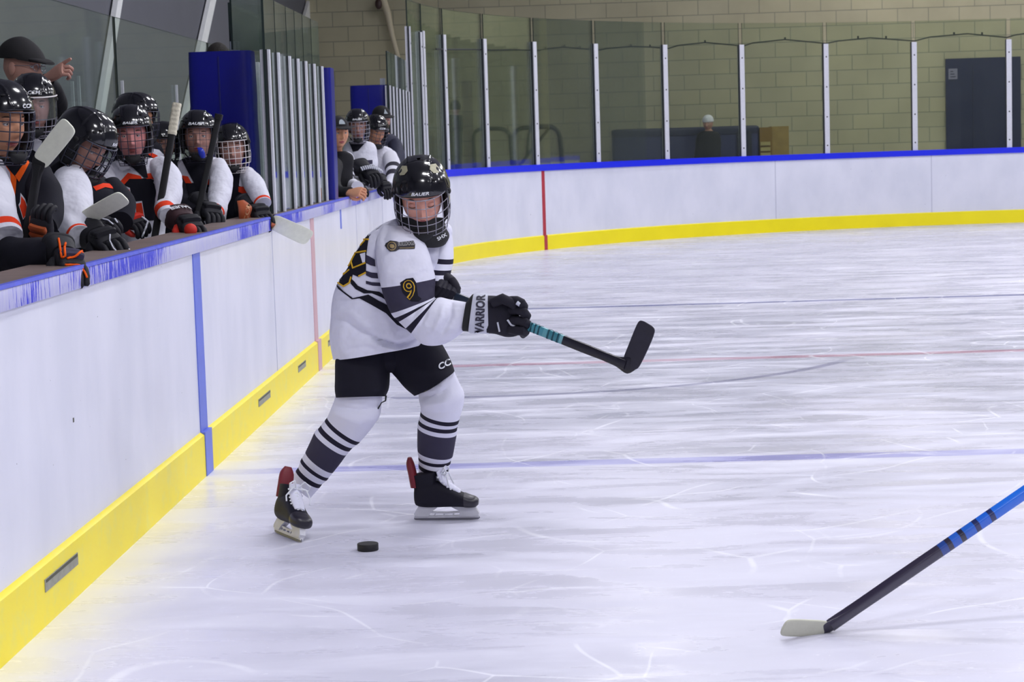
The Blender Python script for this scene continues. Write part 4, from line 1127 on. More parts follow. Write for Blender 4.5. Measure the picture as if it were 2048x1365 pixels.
# neck guard
nb = MB(); nb.loft([rg((800, 436), (886, 436), 7.58, 0.075), rg((796, 448), (893, 455), 7.585, 0.09, 0.01), rg((800, 462), (899, 472), 7.59, 0.098, 0.02), rg((812, 470), (894, 483), 7.60, 0.10, 0.03)], 40, 4)
nbv = nb.bvh(); ng = nb.build('neck_guard', M_strap, pl)
lettering(nbv, 'SHX', (876, 482), (894, 472), 7, M_txtw, ng, 7.5, 'guard_lettering', 0.003)
# collar tips of the jersey over the guard
# near sleeve (viewer's left)
CH = (58, 55, 74); WT = (222, 222, 238); DK = (34, 31, 48)
sr_ = [rg((768, 450), (842, 452), 7.58, 0.065), rg((752, 482), (852, 478), 7.53, 0.085), rg((751, 520), (864, 515), 7.49, 0.092), rg((757, 550), (868, 542), 7.47, 0.095), rg((762, 573), (869, 556), 7.46, 0.095),
       rg((783, 625), (868, 594), 7.43, 0.09), rg((796, 641), (869, 597), 7.42, 0.09), rg((823, 666), (873, 598), 7.40, 0.088), rg((846, 689), (882, 597), 7.39, 0.085), rg((880, 689), (900, 601), 7.38, 0.08), rg((906, 680), (914, 603), 7.37, 0.072), rg((928, 663), (932, 605), 7.36, 0.06)]
n_ = 11.0
M_slv = bands('sleeve_knit_banded', [(0, WT), (4 / n_, CH), (5 / n_, WT), (5.55 / n_, DK), (6.1 / n_, WT), (6.6 / n_, DK), (7.0 / n_, WT)], bump=0.8, bscale=8, bdist=0.03)
sb = MB(); sb.loft(sr_, 72, 8, 0, fold=0.0065, ffreq=5.5, fdir=Vector((0.9, 0, 0.4)), seed=3.0, power=2.1)
crease(sb, [(CF([(1200, 740), (1190, 880), (1120, 1010)]), 5, -0.012), (CF([(1130, 740), (1100, 880), (1040, 1000)]), 6, 0.010), (CF([(1010, 720), (960, 860), (890, 1010)]), 5, -0.010), (CF([(620, 60), (590, 180), (600, 300)]), 6, -0.010),
            (CF([(700, 120), (640, 260), (560, 380)]), 6, 0.008), (CF([(860, 310), (780, 400), (640, 450)]), 7, -0.008), (CF([(960, 420), (860, 480), (700, 500)]), 6, 0.008), (CF([(900, 760), (860, 860), (820, 960)]), 5, -0.007)], 7.55)
sbv = sb.bvh(); slv = sb.build('sleeve', M_slv, pl); slv['label'] = 'right sleeve with charcoal band and number 9'
patch(sbv, [(800, 566), (812, 558), (826, 556), (832, 565), (836, 592), (843, 598), (838, 603), (822, 603), (805, 585)], 'number_backing', M_blackf, slv, 7.4, 0.002, 4)
lettering(sbv, '9', (811, 602), (834, 598), 40, M_gold, slv, 7.4, 'arm_number_edge', 0.0032, bold=0.035)
lettering(sbv, '9', (813, 600), (832, 596.5), 37, M_blackf, slv, 7.4, 'arm_number', 0.0042, bold=-0.005)
# crest, over the chest where torso and sleeve meet
n0_ = len(jb.v)
cbv2 = BVHTree.FromPolygons([Vector(p) for p in jb.v + sb.v], [tuple(f) for f in jb.f] + [tuple(n0_ + i for i in f) for f in sb.f])
def cpz(pts, name, m, off): return patch(cbv2, [C2(*p) for p in pts], name, m, jersey, YP, off, step=3.0)
M_crest = mat('crest_dark', (44, 42, 48), rough=0.7); M_crg = mat('crest_gold', (150, 128, 84), rough=0.6)
crest = cpz([(600, 215), (640, 190), (690, 195), (720, 205), (850, 190), (865, 225), (862, 265), (720, 268), (690, 285), (640, 290), (610, 262), (590, 238)], 'crest', M_crest, 0.0025)
def circ(cx, cy, r, n=16): return [(cx + r * math.cos(2 * math.pi * k / n), cy + r * math.sin(2 * math.pi * k / n)) for k in range(n)]
patch(cbv2, [C2(*p) for p in circ(655, 240, 40)], 'crest_ring', M_crg, jersey, YP, 0.0028, 3)
patch(cbv2, [C2(*p) for p in circ(655, 240, 31)], 'crest_disc', M_crest, jersey, YP, 0.0036, 3)
patch(cbv2, [C2(*p) for p in [(635, 230), (650, 222), (672, 228), (680, 250), (662, 262), (640, 255)]], 'crest_emblem', M_crg, jersey, YP, 0.0044, 3)
lettering(cbv2, 'BULLDOGS', C2(712, 240), C2(858, 232), 8, mat('crest_silver', (150, 148, 150), rough=0.5), jersey, YP, 'crest_lettering', 0.0040)
mb = MB(); ln = [(725, 258), (790, 258), (855, 254)]; mb.tube([_hit(cbv2, *C2(*p), 0.003, YP) for p in ln], 0.0014, 5); mb.build('crest_underline', M_crg, jersey)
# far sleeve
M_slv2 = bands('sleeve_far_banded', [(0, WT), (0.42, DK), (0.50, WT), (0.60, DK), (0.68, WT), (0.78, DK), (0.9, WT)], bump=0.35, bscale=22)
sb2 = MB(); sb2.loft([rg((862, 462), (905, 470), 7.64, 0.07), rg((864, 492), (908, 496), 7.64, 0.08), rg((864, 525), (906, 528), 7.62, 0.08), rg((862, 556), (900, 556), 7.58, 0.075), rg((862, 582), (890, 578), 7.52, 0.06)], 60, 8, 0, fold=0.005, ffreq=9, fdir=Vector((0.9, 0, 0.4)), seed=9.0)
s2 = sb2.build('sleeve', M_slv2, pl); s2['label'] = 'left sleeve bunched above the top glove'

# pants
pb = MB()
pb.loft([rg((682, 672), (852, 668), 7.68, 0.10), rg((677, 705), (856, 695), 7.68, 0.12), rg((676, 728), (858, 722), 7.68, 0.13), rg((700, 742), (840, 738), 7.68, 0.11)], 56, 5, power=2.4)
pb.loft([rg((676, 700), (786, 700), 7.64, 0.10), rg((671, 722), (780, 728), 7.62, 0.115), rg((671, 755), (779, 756), 7.60, 0.125, 0.01), rg((671, 780), (777, 778), 7.58, 0.12, -0.01), rg((673, 796), (771, 793), 7.575, 0.115, -0.015)], 56, 5, power=2.6, fold=0.003, ffreq=6)
pb.loft([rg((768, 705), (866, 672), 7.68, 0.125), rg((779, 737), (883, 689), 7.66, 0.125), rg((794, 756), (899, 716), 7.63, 0.122), rg((811, 774), (906, 733), 7.60, 0.12), rg((829, 790), (909, 743), 7.58, 0.115)], 56, 5, power=2.6, fold=0.003, ffreq=6, seed=4)
pbv = pb.bvh(); pants = pb.build('hockey_pants', M_blackf, pl)
lettering(pbv, 'CC', (880, 741), (904, 729), 13, M_txtw, pants, 7.5, 'brand_lettering', 0.003, bold=0.03, shear=0.2)
mb = MB(); mb.tube([at(772, 792, 7.52), at(771, 802, 7.51), at(763, 806, 7.51), at(756, 818, 7.52)], [.004, .003, .002, .003], 6); mb.build('leg_strap', M_strap, pants)
# socks
def sock(rings, cols, lab, seed):
    n = len(rings) - 1; st = [(0, WT)]
    for a, b in cols: st.append((a / n, CH if b - a == 1 and (a, b) in big_ else DK)); st.append((b / n, WT))
    m = bands('sock_' + str(seed), st, bump=0.3, bscale=25)
    mb = MB(); mb.loft(rings, 56, 5, 0, fold=0.0022, ffreq=9, seed=seed)
    crease(mb, [([(760, 812), (720, 822), (672, 812)], 5, -0.010), ([(755, 835), (715, 850), (668, 828)], 5, 0.006), ([(845, 795), (880, 790), (905, 760)], 5, -0.012), ([(848, 812), (885, 806), (922, 780)], 5, 0.008), ([(850, 828), (890, 826), (924, 805)], 5, -0.009), ([(880, 775), (900, 762), (912, 748)], 4, 0.008)], 7.62); o = mb.build('sock', m, pl); o['label'] = lab
def rr_(L, R, Y, d, tz=0.0): return rg(L, R, Y, d, tz)
lr = [((673, 784), (766, 784), 7.565, .085), ((668, 802), (763, 808), 7.56, .09), ((662, 818), (757, 838), 7.55, .09), ((655, 834), (722, 882), 7.57, .075), ((650, 841), (715, 889), 7.575, .074),
      ((643, 850), (707, 895), 7.58, .072), ((637, 858), (700, 902), 7.585, .071), ((630, 865), (693.5, 910), 7.59, .07), ((611.5, 904), (667, 945), 7.61, .064), ((605, 915), (659, 955), 7.62, .06),
      ((601, 922), (655, 961), 7.62, .059), ((597, 934), (646, 968), 7.625, .057), ((592, 941), (641, 975), 7.63, .056), ((584, 954), (622, 996), 7.635, .052)]
big_ = {(7, 8)}
sock([rg(a, b, y, d, 0.006) for a, b, y, d in lr], [(3, 4), (5, 6), (7, 8), (9, 10), (11, 12)], 'sock on the braced leg, viewer left', 1)
rr2 = [((836, 784), (906, 740), 7.60, .08), ((838, 800), (921, 772), 7.60, .085), ((841, 812), (929, 795), 7.60, .085), ((841.5, 822), (919, 838), 7.62, .082), ((840, 829), (917, 846), 7.63, .08),
       ((838, 838), (915.5, 852), 7.64, .078), ((836, 846), (914.5, 860), 7.65, .077), ((835, 854), (914, 869), 7.66, .076), ((835.5, 900), (906.5, 912), 7.70, .068), ((837, 912), (903, 920), 7.71, .064),
       ((837, 918), (902, 927), 7.72, .063), ((837, 925), (898.5, 936), 7.72, .062), ((837, 933), (896, 944), 7.73, .061), ((838, 950), (892, 960), 7.74, .055), ((842, 965), (885, 970), 7.74, .05)]
big_ = {(7, 8)}
sock([rg(a, b, y, d, 0.014) for a, b, y, d in rr2], [(3, 4), (5, 6), (7, 8), (9, 10), (11, 12)], 'sock on the bent leg, viewer right', 2)
# skates
def skmat(px, py, Y, ax, tilt=0.0, pitch=0.0, s=1.0):
    P = at(px, py, Y); P.z = max(P.z, 0.0); P.z = 0.001 if P.z < 0.03 else P.z
    D = Vector((ax[0], ax[1], 0)).normalized(); U = Vector((0, 0, 1)); S = U.cross(D)
    M = Matrix(((D.x, S.x, U.x, P.x), (D.y, S.y, U.y, P.y), (D.z, S.z, U.z, P.z), (0, 0, 0, 1)))
    return M @ Matrix.Rotation(math.radians(tilt), 4, 'X') @ Matrix.Rotation(math.radians(pitch), 4, 'Y') @ Matrix.Scale(s, 4)
PL = atz(575, 1076, 0.0); PR = atz(893, 1041, 0.0)
def skm(P, ang, tilt, s):
    D = Vector((math.cos(math.radians(ang)), math.sin(math.radians(ang)), 0)); U = Vector((0, 0, 1)); S = U.cross(D)
    M = Matrix(((D.x, S.x, U.x, P.x), (D.y, S.y, U.y, P.y), (0, 0, 1, 0.001), (0, 0, 0, 1)))
    return M @ Matrix.Rotation(math.radians(tilt), 4, 'X') @ Matrix.Scale(s, 4)
skate(pl, skm(PL, -60, -16, 0.97), 'black skate with red tendon guard on the viewer left foot')
skate(pl, skm(PR, -4, 2, 0.95), 'black skate with white laces on the viewer right foot')
# stick and gloves
B0, B1 = at(884, 583, 7.50), at(1052, 642, 7.30)
dS = (B1 - B0).normalized()
heel = at(1259, 733, 7.02); toe = at(1299, 648, 7.0)
M_shaft = bands('shaft_teal', [(0, (60, 56, 58)), (0.05, (170, 170, 165)), (0.10, (34, 44, 60)), (0.43, (30, 34, 44)), (0.44, (72, 142, 158)), (0.58, (96, 160, 172)), (0.60, (60, 128, 142)), (0.665, (120, 172, 182)), (0.68, (26, 24, 36))], rough=0.35, bump=0.0, spec=0.5)
stk = stick('black and teal hockey stick swung by the skater, blade up off the ice', B0 - dS * 0.02, heel, toe, w=0.034, t=0.024, shaftm=M_shaft, blademat=mat('blade_tape_black', (38, 36, 50), rough=0.7, vary=0.2, scale=30, bump=0.4, bscale=60), bw=0.080, curve=0.012)
mt = MB(); seg_ = (heel - B0)
for k, ch in enumerate((0.50, 0.52, 0.54, 0.59, 0.615, 0.64)):
    c = B0 + seg_ * ch; mt.box((-0.0035, -0.0172, -0.0125), (0.0035, 0.0172, 0.0125), 0, frame(c, dS, (0, -1, 0)))
mt.build('shaft_lettering', mat('shaft_print', (24, 70, 84), rough=0.5), stk, smooth=False)
# lower glove with the big cuff word
M_cuffg = mat('cuff_grey', (196, 198, 212), rough=0.8, bump=0.4, bscale=50); M_gl = mat('glove_black', (30, 28, 40), rough=0.75, spec=0.3, vary=0.15, bump=0.5, bscale=60)
Yg1 = 7.33
gb_ = MB(); gb_.loft([rg((973, 592), (974, 667), Yg1, 0.050), rg((985, 592), (990, 668), Yg1, 0.052), rg((1012, 594), (1012, 674), Yg1, 0.052), rg((1026, 602), (1030, 673), Yg1, 0.046), rg((1036, 612), (1042, 668), Yg1, 0.036)], 40, 5, power=3.0)
g1 = gb_.build('glove', M_gl, pl); g1['label'] = 'black glove with grey lettered cuff low on the stick'
cb = MB(); cb.loft([rg((947, 589), (937, 665), Yg1, 0.056), rg((953, 587), (945, 667), Yg1, 0.058), rg((965, 587), (960, 667), Yg1, 0.056), rg((976, 588), (978, 668), Yg1, 0.052)], 48, 5, power=2.6)
cbv = cb.bvh(); cb.build('cuff', M_cuffg, g1)
rb = MB(); rb.loft([rg((932, 606), (924, 658), 7.34, 0.048), rg((936, 600), (926, 662), 7.34, 0.055), rg((944, 590), (934, 663), 7.34, 0.057), rg((949, 588), (940, 664), 7.34, 0.054)], 40, 4, power=2.6); rb.build('cuff_roll', M_strap, g1)
lettering(cbv, 'WARRIOR', (967, 676), (971, 590), 18.5, mat('print_navy', (34, 32, 52), rough=0.6), g1, 7.27, 'cuff_lettering', 0.003, bold=0.03)
for i, (a, b, c, d) in enumerate((((1014, 603), (1034, 602), (1047, 613), (1046, 628)), ((1016, 620), (1038, 620), (1053, 632), (1050, 645)), ((1016, 640), (1040, 642), (1056, 650), (1051, 660)), ((1014, 657), (1036, 662), (1050, 664), (1046, 671)))):
    f = MB(); f.tube([at(a[0], a[1], 7.31), at((a[0] + b[0]) / 2, (a[1] + b[1]) / 2, 7.28), at(b[0], b[1], 7.26), at((b[0] + c[0]) / 2 + 2, (b[1] + c[1]) / 2 - 1, 7.25), at(c[0], c[1], 7.265), at(d[0], d[1], 7.31)], [.017, .0185, .0175, .018, .0175, .012], 14)
    o = f.build('finger', M_gl, g1)
f = MB(); f.tube([at(985, 606, 7.28), at(1005, 598, 7.265), at(1025, 607, 7.26), at(1035, 620, 7.27)], [.018, .02, .018, .012], 14); f.build('thumb', M_gl, g1)
f = MB(); f.tube([at(1034, 606, 7.242), at(1040, 610, 7.238)], .008, 8); f.tube([at(1015, 640, 7.272), at(1022, 650, 7.27), at(1030, 653, 7.265)], .004, 8); f.tube([at(995, 645, 7.277), at(999, 664, 7.277)], .0035, 8); f.build('trim_mark', M_cuffg, g1)
# upper glove half hidden behind the arm
gb_ = MB(); gb_.loft([rg((884, 548), (893, 590), 7.56, 0.05), rg((896, 546), (905, 594), 7.55, 0.055), rg((910, 556), (916, 592), 7.54, 0.05), rg((918, 568), (921, 586), 7.54, 0.035)], 36, 5, power=2.6)
g2 = gb_.build('glove', M_gl, pl); g2['label'] = 'black glove at the butt of the stick, partly hidden'
for i in range(4):
    f = MB(); x = 872 + i * 9; f.tube([at(x + 12, 566 + i * 3, 7.50), at(x + 5, 578 + i * 3, 7.455), at(x - 2, 590 + i * 3, 7.46), at(x + 2, 597 + i * 3, 7.50)], [.016, .017, .016, .010], 12); f.build('finger', M_gl, g2)
f = MB(); f.tube([at(903, 560, 7.50), at(914, 578, 7.48), at(912, 592, 7.47)], [.016, .016, .011], 12); f.build('thumb', M_gl, g2)

# puck on the ice
P = atz(736, 1101, 0.0); M_rub = mat('puck_rubber', (15, 13, 19), rough=0.6, vary=0.2, scale=50, bump=0.4, bscale=200)
mb = MB(); r = []
for z, k in ((0, 0.97), (0.002, 1.0), (0.0235, 1.0), (0.0255, 0.965)): r.append((Vector((P.x, P.y, z)), Vector((0.0385 * k, 0, 0)), Vector((0, 0.0385 * k, 0))))
mb.loft(r, 48, 1); o = mb.build('puck', M_rub, None, origin=(P.x, P.y, 0)); tag(o, 'small black rubber puck lying on the ice in front of the skater', 'puck')

# stick of an unseen player, lower right
b0 = at(2075, 968, 5.82); hl_ = at(1652, 1258, 5.74); tl = at(1566, 1256, 5.66)
M_fs = bands('shaft_blue', [(0, (20, 110, 226)), (0.44, (26, 40, 96)), (0.455, (24, 100, 214)), (0.49, (26, 40, 96)), (0.505, (30, 100, 206)), (0.54, (34, 34, 60)), (0.555, (34, 96, 200)), (0.585, (42, 38, 60)), (0.60, (34, 70, 150)), (0.625, (48, 42, 62))], rough=0.22, bump=0.0, spec=0.7)
dd = (hl_ - b0).normalized()
stick('blue and black hockey stick with pale taped blade entering at the lower right', b0 - dd * 0.3, hl_, tl, w=0.038, t=0.026, shaftm=M_fs, blademat=mat('blade_tape_cream', (204, 204, 186), rough=0.8, vary=0.08, scale=40, bump=0.3), bw=0.062, curve=0.0)
# ------------------------------------------------------------------ people on the benches
M_wj = mat('jersey_white_bench', (214, 214, 226), rough=0.85, spec=0.2, bump=0.8, bscale=9, bdist=0.03)
M_bj = mat('jersey_black', (24, 24, 34), rough=0.85, spec=0.2, bump=0.4, bscale=30, bdist=0.004)
M_or = mat('trim_orange', (226, 62, 30), rough=0.8, spec=0.2, vary=0.1)
M_orb = mat('trim_orange_bright', (238, 92, 20), rough=0.8, spec=0.2, vary=0.1)
M_brn = mat('glove_rust', (160, 74, 34), rough=0.6, vary=0.2, scale=20, bump=0.3)
M_trou = mat('bench_trousers', (24, 24, 30), rough=0.9)
M_jack = mat('jacket_black', (20, 20, 26), rough=0.75, spec=0.3, bump=0.4, bscale=18, bdist=0.008)
M_navy = mat('jacket_navy', (40, 42, 62), rough=0.7, spec=0.3, bump=0.4, bscale=18, bdist=0.008)
M_capf = mat('cap_black', (20, 18, 22), rough=0.85, bump=0.3, bscale=60)
ORc = (226, 62, 30); BKc = (24, 24, 34); WJ = (214, 214, 226)
M_slw = bands('bench_sleeve_white', [(0, WJ), (0.80, ORc), (0.90, WJ)], bump=0.8, bscale=9, bdist=0.03)
M_slw2 = bands('bench_sleeve_white_plain', [(0, WJ), (0.90, ORc), (0.97, WJ)], bump=0.8, bscale=9, bdist=0.03)
M_slb = bands('bench_sleeve_charcoal', [(0, WJ), (0.35, (44, 42, 56)), (0.45, WJ), (0.55, (44, 42, 56)), (0.68, WJ)], bump=0.35, bscale=24)

def limb(pts, seg=36, sub=6, fold=0.004, seed=0.0, flat=1.0, power=2.1, mb=None):
    """sleeve along (px, py, Y, radius) stations"""
    P = [at(a, b, c) for a, b, c, r in pts]; n = len(P); rings = []; prev = None
    for i in range(n):
        t = (P[min(i + 1, n - 1)] - P[max(i - 1, 0)]).normalized()
        ref = Vector((0, 1, 0)) if abs(t.y) < 0.85 else Vector((1, 0, 0))
        A = ref.cross(t).normalized() if prev is None else (prev - t * prev.dot(t)).normalized()
        prev = A; B = t.cross(A).normalized(); r = pts[i][3]
        rings.append((P[i], A * r, B * r * flat))
    mb = mb or MB(); mb.loft(rings, seg, sub, 0, fold=fold, ffreq=11, fdir=Vector((0.8, 0.1, 0.5)), seed=seed, power=power)
    return mb
class Bencher:
    def __init__(s, label, head, sk=M_skin1, closed=False, ears=False, beard=None, group=None):
        px, py, Y = head[:3]; s.Y = Y
        base = at(px, py, Y); s.HM = hmat(px, py, Y, *head[3:])
        s.e = thing('person', label, 'person', (min(base.x, -2.05) if base.y < 30 else base.x, base.y, 0), group)
        s.body = MB(); add_head(s.body, s.HM, closed, ears, beard=beard); s.sk = sk; s.tor = None
    def torso(s, rings, m, name='jersey', fold=0.005, seed=1.0, power=2.2, legs=True, low=True):
        R = [rg(L, Rr, Y, d) for (L, Rr, Y, d) in rings]
        neck = s.HM @ Vector((0, 0.015, -0.09)); c0 = R[0][0]
        last = R[-1]; hip = Vector((min(last[0].x, -2.06) if s.Y < 30 else last[0].x, last[0].y, 0.86))
        ax = last[1].copy(); ax.z = 0
        if low: R2 = R + [(hip, ax.normalized() * min(ax.length, 0.17), Vector((0, 0.12, 0)))]
        else: R2 = R
        s.hip = hip
        b = s.body; mid = [(r[0], r[1] * 0.8, r[2] * 0.8) for r in R2]
        b.loft([(neck, Vector((0.048, 0, 0)), Vector((0, 0.052, 0))), ((neck + c0) / 2 + Vector((0, 0, 0.01)), Vector((0.046, 0, 0)), Vector((0, 0.05, 0)))] + [(c0, R[0][1] * 0.7, R[0][2] * 0.7)] + mid[1:], 28, 4)
        if legs:
            for sx in (-0.085, 0.085):
                b.tube([hip + Vector((sx, 0, 0.03)), Vector((hip.x + sx, hip.y, 0.45)), Vector((hip.x + sx, hip.y, 0.06)), Vector((hip.x + sx + 0.01, hip.y - 0.1, 0.035))], [.075, .055, .04, .034], 14)
            t = MB()
            t.loft([(hip + Vector((0, 0, 0.10)), Vector((0.17, 0, 0)), Vector((0, 0.125, 0))), (hip, Vector((0.175, 0, 0)), Vector((0, 0.13, 0))), (hip - Vector((0, 0, 0.10)), Vector((0.165, 0, 0)), Vector((0, 0.12, 0)))], 28, 3, power=2.4)
            for sx in (-0.088, 0.088): t.loft([(Vector((hip.x + sx, hip.y, z)), Vector((r, 0, 0)), Vector((0, r, 0))) for z, r in ((0.84, .088), (0.5, .075), (0.12, .062))], 24, 3)
            t.build('trousers', M_trou, s.e)
            for sx in (-0.088, 0.088):
                f = MB(); f.loft([(Vector((hip.x + sx, hip.y + 0.06 - 0.26 * k, 0.05)), Vector((0.042 * q, 0, 0)), Vector((0, 0, 0.048 * q))) for k, q in ((0, .6), (0.2, 1), (0.6, 1), (0.9, .85), (1, .5))], 20, 3, power=2.6); f.build('shoe', M_strap, s.e)
        mb = MB(); mb.loft(R2, 72, 8, 0, fold=fold, ffreq=6, fdir=Vector((0.5, 0.1, 0.85)), seed=seed, power=power)
        s.bv = mb.bvh(); s.tor = mb.build(name, m, s.e); return s.tor
    def pt(s, poly, name, m, off=0.002, step=4.0): return patch(s.bv, poly, name, m, s.tor, s.Y, off, step)
    def sleeve(s, pts, m, seed=0.0, name='sleeve', fold=0.004, arm=True):
        mb = limb(pts, seed=seed, fold=fold)
        if arm:
            P = [at(a, b, c) for a, b, c, r in pts]; P[-1] = P[-1].lerp(P[-2], 0.5); s.body.tube(P, [r * 0.55 for *_, r in pts], 14)
        o = mb.build(name, m, s.e); s.sbv = mb.bvh(); return o
    def done(s): s.body.build('body', body_mats(s.sk), s.e)
def G(e, wpx, tpx, N, **k):
    W = at(*wpx); T = at(*tpx); L = (T - W).length; s = k.pop('s', None) or L / 0.17
    return glove(e, W, T - W, N, s=s, **k)
M_glk = mat('glove_black_bench', (22, 22, 30), rough=0.65, spec=0.35, bump=0.4, bscale=60)
M_glr = mat('glove_red', (206, 44, 30), rough=0.6, bump=0.3); M_mar = mat('glove_maroon', (52, 24, 32), rough=0.7)
M_ghl = mat('glove_trim_white', (200, 202, 214), rough=0.6)

# --- A: leftmost, leaning over the near ledge
a = Bencher('player in orange trimmed jersey at the left picture edge, leaning on the ledge', (0, 243, 7.35, 52, 8, 0, 1.06), M_skin3)
helmet(a.e, a.HM, 'CCM', 'dark', tscale=1.2, txt_th=0.25, wr=0.0024)
a.torso([((-45, 318), (55, 322), 7.45, .09), ((-70, 345), (82, 345), 7.5, .12), ((-85, 390), (104, 385), 7.5, .13), ((-85, 450), (110, 450), 7.5, .14), ((-80, 530), (110, 530), 7.5, .15)], M_bj, seed=2)
a.pt([(-40, 318), (10, 330), (22, 348), (22, 372), (15, 400), (18, 436), (-40, 420)], 'shoulder_panel', M_wj, step=5)
a.pt([(8, 326), (22, 344), (33, 357), (31, 386), (26, 420), (16, 438), (10, 424), (18, 398), (22, 366), (20, 345)], 'shoulder_trim', M_orb, 0.003, 3)
a.pt([(54, 318), (58, 326), (48, 346), (38, 364), (30, 352), (42, 334)], 'collar_trim', M_orb, 0.003, 3)
for nm, m, off, k in (('crest_letter_edge', M_wj, 0.003, 1.0), ('crest_letter', M_or, 0.0045, 0.84)):
    for poly in ([(41, 386), (50, 398), (57, 420), (64, 452), (59, 462), (54, 450), (52, 431), (46, 440), (42, 426), (37, 410), (40, 404)], [(62, 384), (65, 400), (60, 404), (58, 392)]):
        cx = sum(p[0] for p in poly) / len(poly); cy = sum(p[1] for p in poly) / len(poly)
        a.pt([(cx + (x - cx) * k, cy + (y - cy) * k) for x, y in poly], nm, m, off, 3)
a.sleeve([(-40, 340, 7.35, .09), (-25, 400, 7.2, .095), (-10, 450, 7.1, .085), (8, 482, 7.05, .07)], M_slw, 3)
a.sleeve([(15, 512, 7.08, .070), (50, 516, 7.02, .074), (85, 514, 6.98, .066), (112, 511, 6.94, .052)], M_bj, 5)['label'] = 'black elbow and forearm lying on the ledge'
a.sleeve([(72, 352, 7.5, .06), (90, 390, 7.4, .062), (96, 430, 7.3, .056), (90, 455, 7.2, .045)], M_bj, 6)
gA = G(a.e, (132, 520, 6.88), (178, 572, 6.66), (0.5, -0.6, 0.6), main=M_glk, accent=M_glk, padm=M_char, curl=0.4, s=1.0, label='black glove with orange trim hanging over the ledge')
piping(gA, ([(117, 478), (121, 500), (124, 516), (130, 512), (129, 495), (131, 487)], [(134, 518), (150, 513), (163, 503), (172, 510), (178, 528)], [(131, 531), (160, 531)], [(163, 537), (170, 545), (174, 556)]), 0.0042, M_orb)
G(a.e, (86, 470, 7.15), (80, 408, 7.08), (-0.2, -0.9, 0.1), main=M_glk, cuffm=M_glk, padm=M_brn, accent=M_brn, curl=0.9, s=0.85, thumb=1, label='black and rust glove gripping the upright stick')
a.done()
M_tapew = mat('blade_tape_white', (236, 238, 222), rough=0.8, vary=0.10, scale=45, bump=0.5, bscale=40)
stick('hockey stick with white taped blade raised upright before the leftmost player', at(38, 560, 7.2), at(78, 326, 7.15), at(140, 248, 7.1), w=0.030, t=0.022, blademat=M_tapew, bw=0.078, curve=0.0, group='sticks on the benches')
# --- B: clear visor
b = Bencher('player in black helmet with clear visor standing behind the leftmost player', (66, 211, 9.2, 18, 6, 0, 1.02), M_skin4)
helmet(b.e, b.HM, 'CCM', 'half', tscale=1.35, txt_th=0.0)
b.torso([((45, 262), (95, 262), 9.3, .07), ((15, 285), (135, 285), 9.35, .11), ((0, 330), (150, 330), 9.35, .13), ((0, 430), (150, 430), 9.35, .14)], M_bj, seed=4)
b.pt([(70, 275), (84, 282), (80, 310), (66, 300)], 'collar_panel', M_wj)
b.done()
# --- coach with flat cap, pointing
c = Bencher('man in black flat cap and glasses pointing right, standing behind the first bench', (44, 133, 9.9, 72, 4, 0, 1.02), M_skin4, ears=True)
H = c.HM; mb = MB()
def capfn(p, d):
    q = Vector((p.x, p.y, p.z))
    if d.y < 0: q.z -= 0.050 * (-d.y) ** 1.3; q.y *= 1.10
    q.z = max(q.z, -0.014 + (0.0 if d.y > -0.3 else -0.020 * (-d.y)))
    return q
mb.ball((0, 0.004, 0.050), 0.092, 0.120, 0.094, 40, 24, 0, H, capfn)
cp_ = mb.build('flat_cap', M_capf, c.e)
mb = MB(); mb.loft([(H @ Vector((0, -0.085, 0.034)), H.to_3x3() @ Vector((0.075, 0, 0)), H.to_3x3() @ Vector((0, 0.0, 0.012))), (H @ Vector((0, -0.125, 0.027)), H.to_3x3() @ Vector((0.068, 0, 0)), H.to_3x3() @ Vector((0, 0.0, 0.011))), (H @ Vector((0, -0.158, 0.018)), H.to_3x3() @ Vector((0.040, 0, 0)), H.to_3x3() @ Vector((0, 0.0, 0.007)))], 24, 4, power=2.6)
mb.build('cap_peak', M_capf, cp_)
mb = MB()
for sx in (-1, 1):
    mb.tube([H @ Vector((sx * 0.032 + 0.022 * math.cos(t * math.pi / 10), -0.102 + 0.004 * abs(math.cos(t * math.pi / 10)), -0.004 + 0.017 * math.sin(t * math.pi / 10))) for t in range(21)], 0.0016, 6)
    mb.tube([H @ Vector((sx * 0.054, -0.096, 0.004)), H @ Vector((sx * 0.078, -0.02, 0.004)), H @ Vector((sx * 0.080, 0.012, -0.002))], 0.0016, 6)
mb.tube([H @ Vector((-0.010, -0.104, 0.0)), H @ Vector((0.010, -0.104, 0.0))], 0.0016, 6)
mb.build('glasses', mat('glasses_grey', (150, 150, 160), rough=0.2, metal=0.6), c.e)
c.torso([((20, 178), (75, 178), 9.95, .08), ((-20, 205), (110, 200), 10.0, .12), ((-35, 260), (120, 260), 10.0, .14), ((-30, 400), (115, 400), 10.0, .15)], M_jack, 'jacket', seed=5)
c.sleeve([(85, 235, 9.95, .062), (112, 215, 9.8, .056), (106, 185, 9.6, .048), (90, 163, 9.5, .042)], M_jack, 7)
